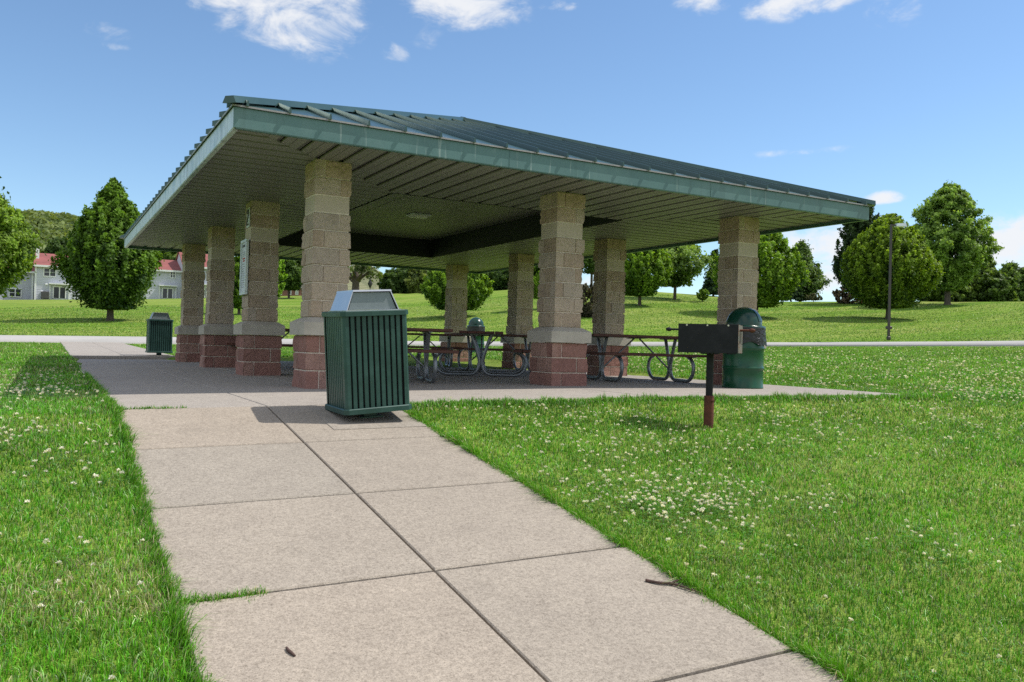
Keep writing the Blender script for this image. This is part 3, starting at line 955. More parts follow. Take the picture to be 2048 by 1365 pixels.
bx, by = -.485, -3.0
bin1 = slat_bin()
bz = float(z_near(bx, by))
bin1.location = (bx, by, bz - .005)
bin1.rotation_euler = (math.radians(1.0), math.radians(-4.2), 0)
tag(bin1, 'large tilted dark green slatted litter bin on the near walkway edge', 'litter bin', 'green slatted litter bins')
bp = at_r(316, 22.5)
bin2 = dup(bin1, (-.42, 12.6, float(zt(-.42, 12.6)) + .0), 0, 'small distant dark green slatted litter bin left of the far columns', 'green slatted litter bins')
bin2.rotation_euler = (0, 0, 0)
mb = MB()
P = [(bx - .42, by - .42), (WALK_X1 - .03, by - .42), (WALK_X1 - .03, by + .33), (bx - .42, by + .33)]
mb.add([(x, y_, float(z_near(x, y_)) + .005) for x, y_ in P] + [(x, y_, float(z_near(x, y_)) - .03) for x, y_ in P], [(0, 1, 2, 3), (4, 5, 1, 0), (5, 6, 2, 1), (6, 7, 3, 2), (7, 4, 0, 3)])
tag(mb.build('pavement_patch', M['pad']), 'pale concrete patch under the near litter bin', kind='structure')


# ------------------------------------------------------------------ pedestal grill
def grill(loc, rz):
    root = tag(empty('park_grill', loc, rz), 'black steel pedestal barbecue grill standing in the clover lawn', 'barbecue grill')
    z0, z1 = .690, .960
    hw, hd = .275, .20
    w = .006
    mb = MB()
    mb.box((0, -hd, (z0 + z1) / 2), (2 * hw, w, z1 - z0), bev=.002)
    mb.box((0, 0, z0 + .003), (2 * hw - .004, 2 * hd - .008, .006))
    for k in range(14): mb.box((rg.uniform(-.25, .25), -hd + .003, z0 - .004), (rg.uniform(.006, .03), .006, rg.uniform(.006, .012)))
    mb.build('firebox', M['grill_black'], root)
    for sx in (-1, 1):
        mb = MB()
        x = sx * (hw - .002)
        mb.box((x, 0, z0 + .05), (w, 2 * hd - w - .002, .09)); mb.box((x, 0, z1 - .03), (w, 2 * hd - w - .002, .056))
        mb.box((x, -hd + .05, (z0 + z1) / 2 + .012), (w, .09, .125)); mb.box((x, hd - .05, (z0 + z1) / 2 + .012), (w, .09, .125))
        for q in (-.085, -.04, 0.0, .04, .085): mb.box((x, q, (z0 + z1) / 2 + .012), (w, .014, .125))
        mb.build('side_plate', M['grill_grey'], root)
    mb = MB()
    for k in range(12): mb.tube([(-hw + .02, -hd + .03 + k * .03, z1 - .075), (hw - .02, -hd + .03 + k * .03, z1 - .075)], .005, 5)
    mb.build('cooking_grate', M['grill_black'], root)
    for sx in (-1, 1):
        mb = MB()
        y_ = -.07
        mb.tube([(sx * (hw - .03), y_, z1 - .052), (sx * (hw + .10), y_, z1 - .052)], .010, 8)
        prof = [(0.001, 0), (.014, .004), (.020, .018), (.021, .03), (.014, .05), (.001, .056)]
        V = []
        sg = 10
        for r_, zz in prof:
            for q in range(sg): V.append((sx * (hw + .085 + zz), y_ + r_ * math.cos(2 * PI * q / sg), z1 - .052 + r_ * math.sin(2 * PI * q / sg)))
        mb.add(V, [(i * sg + q, i * sg + (q + 1) % sg, (i + 1) * sg + (q + 1) % sg, (i + 1) * sg + q) for i in range(len(prof) - 1) for q in range(sg)], 0, True)
        mb.build('grate_handle', M['rust'] if sx > 0 else M['grill_black'], root)
    for x in (-.195, -.005, .185):
        mb = MB(); mb.tube([(x, -hd - .002, z1 - .012), (x, -hd - .010, z1 - .012)], .0085, 8); mb.build('bolt', M['bolt'], root)
    mb = MB(); mb.tube([(0, 0, .10), (0, 0, z0)], .034, 18); mb.box((0, 0, z0 - .006), (.16, .16, .01)); mb.build('post', M['grill_black'], root)
    mb = MB(); mb.lathe([(.047, -.05), (.047, .275), (.046, .282), (.036, .284)], 18)
    mb.tube([(.03, -.03, .235), (.052, -.052, .235)], .012, 8)
    mb.build('rusty_sleeve', M['rust'], root)
    return root


# ground point of the post on the sloping lawn
d = ray(1417, 845)
gp = None
for t_ in np.arange(3, 12, .005):
    q = CAM + d * t_
    if q[2] <= float(zt(q[0], q[1])) + .01: gp = q; break
grill((gp[0], gp[1], float(zt(gp[0], gp[1])) - .02), math.radians(-50))


# ------------------------------------------------------------------ drums
def drum():
    root = empty('trash_drum')
    mb = MB()
    r = .286
    prof = [(.0, .012), (r - .012, .012), (r - .012, 0), (r + .006, 0), (r + .006, .018), (r, .026)]
    for zz in (.29, .575):
        prof += [(r, zz - .03), (r + .004, zz - .018), (r + .013, zz - .006), (r + .013, zz + .006), (r + .004, zz + .018), (r, zz + .03)]
    prof += [(r, .84), (r + .007, .85), (r + .007, .868), (r - .006, .872)]
    mb.lathe(prof, 48); mb.build('barrel', M['drum_green'], root)
    mb = MB()
    ph = [random.Random(5).uniform(0, 6) for _ in range(9)]

    def jit(th, z):
        f = (.872 - z) / .25
        return .006 + .010 * f * (math.sin(9 * th + ph[0] + 4 * z) + .7 * math.sin(17 * th + ph[1] - 9 * z) + .5 * math.sin(29 * th + ph[2])) * .6 + .012 * f
    zs = np.linspace(.882, .635, 14)
    V = []
    sg = 72
    prof = []
    for i, zz in enumerate(zs):
        for k in range(sg):
            th = 2 * PI * k / sg
            z_ = zz - (.02 * math.sin(3 * th + ph[3]) + .012 * math.sin(7 * th + ph[4])) * (i / 13.0)
            rr = r + .008 + jit(th, z_) + (.004 if 0 < i < 3 else 0)
            V.append((rr * math.cos(th), rr * math.sin(th), z_))
    mb.add(V, [(i * sg + k, (i + 1) * sg + k, (i + 1) * sg + (k + 1) % sg, i * sg + (k + 1) % sg) for i in range(13) for k in range(sg)], 0, True)
    mb.build('bag', M['bag'], root)
    mb = MB()
    prof = [(r + .016, .855), (r + .018, .885), (r + .004, .892), (r - .03, .90)]
    R2 = r - .03
    for k in range(12):
        a = k / 12 * PI / 2 * .98
        prof.append((R2 * math.cos(a), .905 + .265 * math.sin(a)))
    prof.append((.002, 1.171))
    mb.lathe(prof, 48); lid = mb.build('dome_lid', M['dome_green'], root)
    # push flap on the front of the dome
    mb = MB()
    V = []; na, ne = 10, 7
    for i in range(ne):
        e = math.radians(12 + 46 * i / (ne - 1))
        for k in range(na):
            a = math.radians(-62 + 66 * k / (na - 1))
            rr = R2 + .007
            V.append((rr * math.cos(e) * math.cos(a), rr * math.cos(e) * math.sin(a), .905 + (.265 + .007) * math.sin(e)))
    mb.add(V, [(i * na + k, i * na + k + 1, (i + 1) * na + k + 1, (i + 1) * na + k) for i in range(ne - 1) for k in range(na - 1)], 0, True)
    mb.build('push_flap', M['dome_green'], lid)
    return root


d1 = drum()
d1.location = (5.95, -.80, .03)
d1.rotation_euler = (0, 0, math.radians(-20))
tag(d1, 'glossy green steel trash drum with dome lid beside the grill', 'trash drum', 'green trash drums with dome lids')
d = ray(951, 690)
q = CAM + d * 27.6
dup(d1, (q[0], q[1], float(zt(q[0], q[1])) - .02), math.radians(100), 'green trash drum behind the picnic tables, only its dome clear above them', 'green trash drums with dome lids')


# ------------------------------------------------------------------ picnic tables
def picnic_table():
    root = empty('picnic_table')
    ln = 1.85; fs = .62
    mb = MB()
    for k in range(5):
        mb.box((0, -.29 + k * .145, .725), (ln, .138, .04), bev=.005)
    for x in (-fs, 0, fs): mb.box((x, 0, .697), (.05, .66, .012), 1)
    mb.build('tabletop', [M['plank'], M['galv']], root)
    for sy in (-1, 1):
        mb = MB()
        for k in (0, 1): mb.box((0, sy * (.60 + k * .138), .435), (ln, .130, .04), bev=.005)
        for x in (-fs, fs): mb.box((x, sy * .67, .408), (.05, .25, .012), 1)
        mb.build('bench_seat', [M['plank'], M['galv']], root)
        for x in (-fs, fs):
            pts = [(.165, .69), (.115, .56), (.055, .38), (.028, .27), (.028, .18), (.065, .085), (.15, .035), (.30, .03), (.46, .03), (.60, .035), (.705, .095), (.755, .20), (.735, .31), (.66, .385), (.60, .40)]
            P = [(x, sy * a, b) for a, b in catmull([np.array(q) for q in pts], 4)]
            mb = MB(); mb.tube(P, .028, 10); mb.build('leg', M['galv'], root)
    for x in (-fs, fs):
        mb = MB()
        s = 1 if x > 0 else -1
        mb.tube([(x, 0, .20), (x - s * .04, 0, .22), (s * .05, 0, .69)], .014, 7)
        mb.tube([(x, -.06, .20), (x, .06, .20)], .018, 7)
        mb.build('brace', M['galv'], root)
    return root


tb = picnic_table()
TB = [((5.58, 1.22), -11, 'picnic table on the right, standing behind the barbecue grill'),
      ((3.72, 3.15), 62, 'picnic table seen end-on in the middle of the shelter'),
      ((1.22, 1.30), -14, 'nearest picnic table, half hidden behind the tilted litter bin'),
      ((5.15, 5.15), -8, 'picnic table partly hidden by the middle front column'),
      ((4.55, 7.75), -20, 'rear picnic table in front of the far back column'),
      ((1.15, 5.95), 10, 'picnic table glimpsed between the two nearest left columns')]
for i, ((x, y_), a, lab) in enumerate(TB):
    z = float(z_near(x, y_))
    if i == 0:
        tb.location = (x, y_, z); tb.rotation_euler = (0, 0, math.radians(a))
        tag(tb, lab, 'picnic table', 'brown picnic tables under the shelter')
    else:
        dup(tb, (x, y_, z), math.radians(a), lab, 'brown picnic tables under the shelter')

# ------------------------------------------------------------------ lamp post
p = hit(1777, 681)
lp = tag(empty('lamp_post', p, math.radians(-29)), 'tall slim dark lamp post beside the distant path', 'lamp post')
dl = depth(p)
hp = 232 * dl / F_PX
mb = MB(); w0, w1 = .050, .042
mb.hexa([(-w0, -w0, .0), (w0, -w0, .0), (w0, w0, .0), (-w0, w0, .0)], [(-w1, -w1, hp), (w1, -w1, hp), (w1, w1, hp), (-w1, w1, hp)])
mb.build('pole', M['pole'], lp)
mb = MB(); mb.box((0, 0, .10), (.16, .16, .16), bev=.02); mb.build('base', M['pole'], lp)
mb = MB(); mb.box((0, 0, .60), (.30, .10, .14), bev=.02); mb.build('cable_box', M['pole'], lp)
mb = MB(); mb.box((.22, 0, hp - .04), (.40, .08, .07)); mb.build('arm', M['pole'], lp)
mb = MB(); mb.hexa([(.20, -.15, hp - .09), (.68, -.15, hp - .09), (.68, .15, hp - .09), (.20, .15, hp - .09)], [(.24, -.12, hp + .04), (.66, -.12, hp + .06), (.66, .12, hp + .06), (.24, .12, hp + .04)]); hd_ = mb.build('lamp_head', M['white_frame'], lp)
mb = MB(); mb.box((.44, 0, hp - .10), (.38, .24, .02)); mb.build('lens', M['lens'], hd_)


# ------------------------------------------------------------------ trees
def leaf_cloud(P, size, nrm, cols, rg):
    """diamond-ish leaf quads around points P"""
    n = len(P)
    nrm = nrm + rg.normal(0, .55, (n, 3)); nrm /= np.linalg.norm(nrm, axis=1)[:, None]
    t = rg.normal(0, 1, (n, 3)); a = np.cross(nrm, t); a /= np.linalg.norm(a, axis=1)[:, None]
    b = np.cross(nrm, a)
    s = (size * rg.uniform(.6, 1.35, n))[:, None]
    V = np.stack([P - a * s, P - b * s * .55 + a * s * .1, P + a * s, P + b * s * .55 + a * s * .1], 1).reshape(-1, 3)
    Fq = np.arange(4 * n).reshape(n, 4)
    C = np.repeat(cols, 4, 0)
    return V, Fq, C


def envelope(kind, t):
    if kind == 'hornbeam':
        return np.where(t < .36, .14 + .86 * np.clip(t / .36, 0, 1) ** .62, np.clip(np.cos((t - .36) / .66 * PI / 2), 0, 1) ** .78)
    if kind == 'pointed':
        return np.where(t < .33, .12 + .88 * np.clip(t / .33, 0, 1) ** .62, np.clip(np.cos((t - .33) / .69 * PI / 2), 0, 1) ** 1.15)
    if kind == 'tall':
        return np.where(t < .25, .55 + .45 * t / .25, np.clip(1 - ((t - .25) / .78) ** 1.7, 0, 1))
    if kind == 'conifer':
        return np.clip(1 - t, 0, 1) * .95 + .05
    if kind == 'round':
        return np.sqrt(np.clip(1 - (2 * t - 1) ** 2 * .96, 0, 1))
    return np.sqrt(np.clip(1 - (2 * t - .9) ** 2 * .8, 0, 1))


def make_tree(pos, h, w, kind='hornbeam', seed=1, base=.12, nspray=260, per=46, leaf=.16, dark=(.028, .060, .010), light=(.10, .16, .022),
              label='', cat='tree', name='tree', group=None, trunk_r=None, bark='bark', up=.95, tight=.075, fork=True, jag=.12, trunk=True, lean=0.0, spl=.2, squash=1.0):
    rg = np.random.default_rng(seed)
    root = tag(empty(name, pos), label, cat, group)
    cb = h * base; ch = h - cb
    per = int(per * 2.3); leaf *= .60
    tr_ = trunk_r or h * .022
    # sprays
    t = rg.beta(1.25, 1.35, nspray) if kind != 'conifer' else rg.beta(1.0, 1.7, nspray)
    th = rg.uniform(0, 2 * PI, nspray)
    lob = 1 + jag * np.sin(th * 3 + seed) * np.sin(t * 9 + seed) + rg.normal(0, jag * .5, nspray)
    R_ = envelope(kind, t) * w / 2 * lob
    inner = rg.random(nspray) < .30
    R_ = np.where(inner, R_ * rg.uniform(.25, .8, nspray), R_ * rg.uniform(.86, 1.03, nspray))
    P = np.stack([R_ * np.cos(th), R_ * np.sin(th) * squash, cb + t * ch], 1)
    out = np.stack([np.cos(th), np.sin(th), np.zeros(nspray)], 1)
    if kind == 'conifer': dirv = out * 1.0 + np.array([0, 0, -.15])
    else: dirv = out * (1 - up * .55) + np.array([0, 0, up])
    dirv += rg.normal(0, .18, dirv.shape); dirv /= np.linalg.norm(dirv, axis=1)[:, None]
    L_ = h * spl * rg.uniform(.6, 1.25, nspray) * (1 - .35 * t)
    k = rg.random((nspray, per)) ** .75
    pts = P[:, None, :] - dirv[:, None, :] * (L_[:, None] * (1 - k))[:, :, None]
    sig = tight * L_[:, None] * (1.35 - .95 * k)
    pts = pts + rg.normal(0, 1, pts.shape) * sig[:, :, None] * 1.3
    shade = rg.normal(0, .22, nspray)[:, None] + .10 + .60 * k + rg.normal(0, .14, k.shape) + .18 * (P[:, 2:3] - cb) / ch - .25 * inner[:, None]  # painted light: inner leaves darker, tips and upper crown lighter
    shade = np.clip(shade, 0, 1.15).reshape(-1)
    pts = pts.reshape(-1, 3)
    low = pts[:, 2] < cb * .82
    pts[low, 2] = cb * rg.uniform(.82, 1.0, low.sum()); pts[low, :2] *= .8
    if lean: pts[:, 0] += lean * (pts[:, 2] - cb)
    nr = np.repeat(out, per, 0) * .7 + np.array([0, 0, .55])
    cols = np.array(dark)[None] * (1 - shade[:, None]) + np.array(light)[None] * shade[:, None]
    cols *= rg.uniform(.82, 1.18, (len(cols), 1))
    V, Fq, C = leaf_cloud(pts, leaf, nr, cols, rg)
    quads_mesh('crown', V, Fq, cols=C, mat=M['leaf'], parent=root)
    if trunk:
        mb = MB()
        zt0 = cb * 1.0
        top = cb + ch * (.55 if kind != 'conifer' else .9)
        mb.tube([(0, 0, -.25), (0, 0, .02 * h), (rg.normal(0, .02) * h * .2, 0, zt0), (0, rg.normal(0, .02) * h * .2, (zt0 + top) / 2), (0, 0, top)], [tr_ * 1.5, tr_ * 1.1, tr_ * .92, tr_ * .55, tr_ * .15], 9)
        nb_ = 9 if fork else 5
        for i in range(nb_):
            a = 2 * PI * i / nb_ + rg.uniform(-.3, .3)
            z0 = zt0 * rg.uniform(.62, 1.15) if fork else rg.uniform(cb, cb + ch * .5)
            tt = rg.uniform(.18, .5)
            rr = float(envelope(kind, np.array(tt))) * w / 2 * .75
            e = Vector((rr * math.cos(a), rr * math.sin(a) * squash, cb + tt * ch))
            m_ = Vector((rr * .45 * math.cos(a), rr * .45 * math.sin(a) * squash, z0 + (e.z - z0) * .38))
            mb.tube([(0, 0, z0), m_, e], [tr_ * .5, tr_ * .34, tr_ * .08], 6)
        mb.build('trunk', M[bark], root)
    return root


HB = dict(kind='hornbeam', name='hornbeam_tree', dark=(.042, .105, .015), light=(.27, .44, .036))


def base_px(u, row_base, row_top, u0, u1, r=None):
    p = hit(u, row_base) if r is None else at_r(u, r)
    D = depth(p)
    return p, (horizon(u) - row_top) * D / F_PX + CAM[2] - p[2], (u1 - u0) * D / F_PX


def T(u, rb, rt_, u0, u1, r=None, **kw):
    p, h, w = base_px(u, rb, rt_, u0, u1, r)
    return make_tree(p, h, w, **kw)


G1 = 'upright hornbeam trees on the lawn'
T(220, 641, 356, 136, 314, seed=2, base=.10, nspray=1200, per=36, spl=.15, jag=.11, tight=.11, leaf=.17, label='large dense dark green hornbeam in front of the red roofed townhouses', group=G1, **dict(HB, kind='pointed', dark=(.020, .054, .011), light=(.165, .30, .028)))
T(478, 629, 500, 445, 520, seed=3, base=.12, nspray=200, per=40, leaf=.17, label='dark hornbeam half hidden behind the left row of columns', group=G1, **HB)
T(912, 634, 512, 838, 978, seed=4, base=.14, nspray=600, per=32, leaf=.16, spl=.16, jag=.08, tight=.11, label='broad hornbeam directly behind the far back column', group=G1, **HB)
T(1077, 618, 500, 1050, 1118, seed=5, base=.22, nspray=200, per=40, leaf=.17, label='hornbeam hidden mostly behind the middle front column', group=G1, **HB)
T(1279, 611, 462, 1232, 1352, seed=6, base=.16, nspray=700, per=32, leaf=.16, spl=.16, jag=.08, tight=.11, label='hornbeam on the slope right of the brown column, under the eave', group=G1, **HB)
T(1512, 634, 440, 1428, 1602, seed=7, base=.13, nspray=900, per=34, leaf=.16, spl=.16, jag=.08, tight=.11, label='large hornbeam behind the front right corner column and green drum', group=G1, **HB)
T(1776, 638, 428, 1694, 1873, seed=8, base=.13, nspray=1150, per=34, leaf=.15, spl=.15, jag=.06, tight=.11, label='round light green hornbeam behind the lamp post', group=G1, **dict(HB, dark=(.036, .085, .012), light=(.27, .40, .030)))
kw = dict(HB); kw.update(dark=(.018, .042, .016), light=(.065, .115, .034))
T(1722, 602, 396, 1662, 1775, r=80, seed=9, base=.08, nspray=340, per=50, leaf=.2, label='darker taller upright tree rising behind the round hornbeam', group=None, **kw)
G2 = 'leafy shade trees along the hill crest'
T(1893, 601, 368, 1822, 1986, r=78, kind='hornbeam', seed=10, base=.14, nspray=620, per=40, leaf=.20, up=.25, jag=.13, tight=.16, spl=.12, fork=False, dark=(.058, .125, .024), light=(.33, .49, .10), label='tallest leafy oak on the crest right of the lamp post', name='oak_tree', group=G2)
T(1347, 608, 462, 1312, 1440, r=72, kind='tall', seed=11, base=.24, nspray=150, per=52, leaf=.22, up=.2, jag=.25, tight=.22, fork=False, dark=(.055, .11, .022), light=(.29, .43, .085), label='loose open crowned oak with a bare straight trunk on the slope', name='oak_tree', group=G2)
T(1598, 602, 486, 1555, 1642, r=86, kind='tall', seed=12, base=.10, nspray=230, per=40, leaf=.24, up=.2, jag=.22, tight=.22, fork=False, dark=(0.046, 0.089, 0.022), light=(0.192, 0.304, 0.072), label='pale green tree peeping out right of the large hornbeam', name='oak_tree', group=G2)
T(1180, 575, 470, 1140, 1230, r=88, kind='tall', seed=13, base=.38, nspray=160, per=36, leaf=.22, up=.5, jag=.2, tight=.25, label='thin multi stemmed tree on the skyline between two columns', name='crest_tree', group=G2, dark=(0.041, 0.081, 0.019), light=(0.160, 0.256, 0.056))
T(708, 584, 505, 662, 772, r=98, kind='wide', seed=14, base=.42, nspray=34, per=30, leaf=.3, up=.3, jag=.25, tight=.25, fork=True, trunk_r=.42, label='sparse tree with thick bare limbs in front of the beige house', name='shade_tree', group=G2, dark=(0.054, 0.081, 0.027), light=(0.208, 0.288, 0.080))
# far left maple and trees behind the houses
T(-44, 640, 372, -140, 44, r=62, kind='hornbeam', seed=15, base=.20, nspray=420, per=52, leaf=.2, up=.3, jag=.22, tight=.2, fork=False, dark=(0.049, 0.101, 0.016), light=(0.272, 0.416, 0.056), label='bright yellow green maple cut off by the left edge', name='maple_tree')
G3 = 'trees behind the townhouses'
T(112, 600, 476, 70, 150, r=150, kind='round', seed=16, base=.05, nspray=170, per=40, leaf=.5, up=.5, label='dark rounded tree behind the left red roof', name='round_tree', group=G3, dark=(0.035, 0.074, 0.027), light=(0.112, 0.184, 0.056))
T(340, 600, 470, 290, 395, r=170, kind='round', seed=17, base=.05, nspray=150, per=40, leaf=.55, up=.5, label='mid green tree behind the roof right of the big hornbeam', name='round_tree', group=G3, dark=(0.047, 0.095, 0.022), light=(0.160, 0.256, 0.048))
G4 = 'trees in the background wood'
T(575, 596, 500, 535, 612, r=100, kind='round', seed=18, base=.22, nspray=260, per=40, leaf=.3, up=.4, jag=.25, tight=.2, label='dark broad tree in front of the low brick house', name='wood_tree', group=G4, dark=(0.035, 0.074, 0.019), light=(0.136, 0.224, 0.048))
T(548, 600, 500, 525, 566, r=92, kind='round', seed=19, base=.1, nspray=120, per=40, leaf=.25, up=.6, label='bright lime green young tree beside the second column', name='wood_tree', group=G4, dark=(0.081, 0.162, 0.016), light=(0.320, 0.544, 0.048))
T(646, 596, 488, 600, 690, r=112, kind='round', seed=20, base=.1, nspray=200, per=40, leaf=.3, up=.4, label='dark tree behind the nearest column', name='wood_tree', group=G4, dark=(0.035, 0.074, 0.019), light=(0.128, 0.208, 0.048))
for i, (u, rt_, w_, r_, lab) in enumerate([(780, 541, 46, 103, 'low dark bushy tree touching the beige house'), (815, 520, 64, 104, 'leafy tree a little right of the beige house'), (845, 527, 70, 102, 'pale dappled tree left of the far back column'),
                                           (890, 515, 70, 104, 'dark tree behind the far back column'), (968, 520, 70, 100, 'dense dark tree right of the far back column'),
                                           (1010, 512, 66, 99, 'dark wood tree left of the second back column'), (1058, 508, 60, 97, 'dark wood tree right of the second back column'), (1100, 505, 70, 96, 'dark wood tree behind the middle front column')]):
    T(u, 586, rt_, u - w_ / 2, u + w_ / 2, r=r_, kind='round', seed=30 + i, base=.02, nspray=220, per=40, leaf=.3, up=.4, jag=.25, tight=.2, name='wood_tree', label=lab, group=G4, trunk_r=.2,
      dark=(0.030, 0.068, 0.019) if i != 2 else (.07, .11, .03), light=(0.120, 0.200, 0.045) if i != 2 else (.25, .31, .09))
# bushes and small plants
T(1176, 634, 566, 1150, 1212, kind='round', seed=41, base=.02, nspray=110, per=40, leaf=.12, up=.7, label='purple leaved shrub on the slope beside a brown column', cat='shrub', name='shrub', dark=(0.041, 0.041, 0.030), light=(0.120, 0.104, 0.067), trunk_r=.03, spl=.3)
T(1403, 609, 578, 1391, 1418, r=72, kind='round', seed=42, base=.15, nspray=50, per=34, leaf=.14, up=.5, label='tiny bright sapling left of the corner column', cat='sapling', name='sapling', dark=(0.081, 0.162, 0.022), light=(0.272, 0.432, 0.056), trunk_r=.04, spl=.35)
T(1424, 606, 500, 1400, 1452, r=84, kind='conifer', seed=43, base=.05, nspray=220, per=34, leaf=.2, label='dark spruce beside the corner column', cat='tree', name='spruce_tree', group='dark spruces on the crest', dark=(0.019, 0.043, 0.022), light=(0.061, 0.112, 0.054), fork=False)
T(1580, 604, 548, 1553, 1612, r=84, kind='conifer', seed=44, base=.03, nspray=160, per=34, leaf=.2, label='low spreading spruce below the pale green tree', cat='tree', name='spruce_tree', group='dark spruces on the crest', dark=(0.024, 0.054, 0.024), light=(0.072, 0.136, 0.058), fork=False)
T(1625, 603, 587, 1607, 1640, r=83, kind='round', seed=45, base=.2, nspray=70, per=30, leaf=.11, up=.8, jag=.3, label='small feathery shrub alone on the crest against the sky', cat='shrub', name='shrub', group='shrubs on the crest', dark=(0.068, 0.074, 0.047), light=(0.224, 0.240, 0.144), trunk_r=.03, spl=.4)
T(1690, 604, 572, 1666, 1716, r=80, kind='round', seed=46, base=.02, nspray=120, per=40, leaf=.14, up=.7, label='rounded pinkish grey shrub left of the round hornbeam', cat='shrub', name='shrub', group='shrubs on the crest', dark=(0.101, 0.074, 0.061), light=(0.352, 0.272, 0.192), trunk_r=.03, spl=.3)
T(1722, 606, 595, 1712, 1734, r=79, kind='round', seed=47, base=.02, nspray=30, per=26, leaf=.1, up=.7, label='low pink flowering shrub at the hornbeam foot', cat='shrub', name='shrub', group='shrubs on the crest', dark=(0.162, 0.068, 0.068), light=(0.608, 0.224, 0.256), trunk_r=.02, spl=.3)
for i, (u, rt_, w_, r_, lab) in enumerate([(1868, 548, 70, 86, 'leafy bush left of the tall oak trunk'), (1915, 548, 80, 88, 'bright leafy bush right of the tall oak trunk'), (1955, 510, 70, 90, 'pale green bushy tree at the right of the oak'),
                                           (1990, 545, 70, 88, 'dark bush near the right edge below the cloud'), (2022, 528, 80, 90, 'large bush touching the right edge of the view'), (2075, 535, 70, 90, 'bush just past the right edge of the view')]):
    T(u, 603, rt_, u - w_ / 2, u + w_ / 2, r=r_, kind='round', seed=50 + i, base=.02, nspray=190, per=40, leaf=.24, up=.35, jag=.22, tight=.2, label=lab, cat='bush', name='bush', group='bushes along the right crest', trunk_r=.12,
      dark=(0.041, 0.081, 0.022), light=((.25, .37, .07) if i in (1, 2) else (.19, .30, .065)))


# ------------------------------------------------------------------ wooded hill behind the houses
def hill():
    us = np.linspace(-900, 900, 60); rs = np.linspace(230, 620, 26)
    ur, rowr = [-900, -300, 50, 110, 175, 300, 450, 600, 900], [487, 476, 472, 473, 480, 502, 540, 580, 630]
    def hz(u, r):
        t = np.clip((r - 230) / 250, 0, 1)
        top = CAM[2] + 480 * (horizon(u) - np.interp(u, ur, rowr) - 4) / F_PX
        return -2 + (top + 2) * (t * t * (3 - 2 * t))
    V = []
    for r in rs:
        for u in us:
            U = (u - 1024) / F_PX
            d = np.array([FH[0] + RH[0] * U, FH[1] + RH[1] * U]); d /= np.hypot(*d)
            V.append((CAM[0] + d[0] * r, CAM[1] + d[1] * r, float(hz(u, r)) - 3))
    n = len(us)
    Fq = [(i * n + j, i * n + j + 1, (i + 1) * n + j + 1, (i + 1) * n + j)[::-1] for i in range(len(rs) - 1) for j in range(n - 1)]
    tag(quads_mesh('hills', V, Fq, mat=M['hill'], smooth=True), 'low hill rising behind the townhouses', kind='structure')
    rg = np.random.default_rng(77)
    nc = 2600
    u = rg.uniform(-420, 640, nc); r = 250 + 240 * rg.random(nc) ** .7
    U = (u - 1024) / F_PX
    d = np.stack([FH[0] + RH[0] * U, FH[1] + RH[1] * U], 1); d /= np.linalg.norm(d, axis=1)[:, None]
    C0 = np.stack([CAM[0] + d[:, 0] * r, CAM[1] + d[:, 1] * r, hz(u, r) + 0.5], 1)
    per = 46
    rad = rg.uniform(2.6, 4.6, nc)
    q = rg.normal(0, 1, (nc, per, 3)); q /= np.linalg.norm(q, axis=2)[:, :, None]; q[:, :, 2] = np.abs(q[:, :, 2])
    P = C0[:, None] + q * rad[:, None, None] * np.array([1, 1, 1.0])
    tone = rg.random(nc)
    cA = np.array((.075, .130, .035)); cB = np.array((.26, .33, .085))
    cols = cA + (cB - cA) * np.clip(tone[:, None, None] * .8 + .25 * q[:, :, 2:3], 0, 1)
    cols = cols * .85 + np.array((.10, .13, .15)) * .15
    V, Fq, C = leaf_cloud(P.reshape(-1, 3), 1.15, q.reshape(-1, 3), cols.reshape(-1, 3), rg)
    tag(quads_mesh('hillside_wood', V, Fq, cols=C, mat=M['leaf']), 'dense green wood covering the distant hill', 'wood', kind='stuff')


hill()

# ------------------------------------------------------------------ houses
YH = CAM[1] + 112


def hx(u, Y=YH): d = ray(u, 600); return CAM[0] + d[0] * (Y - CAM[1]) / d[1]


def hz(u, v, Y=YH): d = ray(u, v); return CAM[2] + d[2] * (Y - CAM[1]) / d[1]


def window(parent, x, z, w, h, yf, mull=2):
    mb = MB()
    f = .10
    mb.box((x, yf - .04, z + h / 2 - f / 2), (w, .10, f)); mb.box((x, yf - .04, z - h / 2 + f / 2), (w, .12, f))
    for k in range(mull + 1):
        xx = x - w / 2 + f / 2 + (w - f) * k / mull
        mb.box((xx, yf - .04, z), (f, .09, h - 2 * f))
    mb.box((x, yf - .03, z), (w - f, .06, .05))
    o = mb.build('window', M['trim'], parent)
    mb = MB(); mb.box((x, yf - .012, z), (w - .06, .02, h - .06)); mb.build('pane', M['glass'], o)


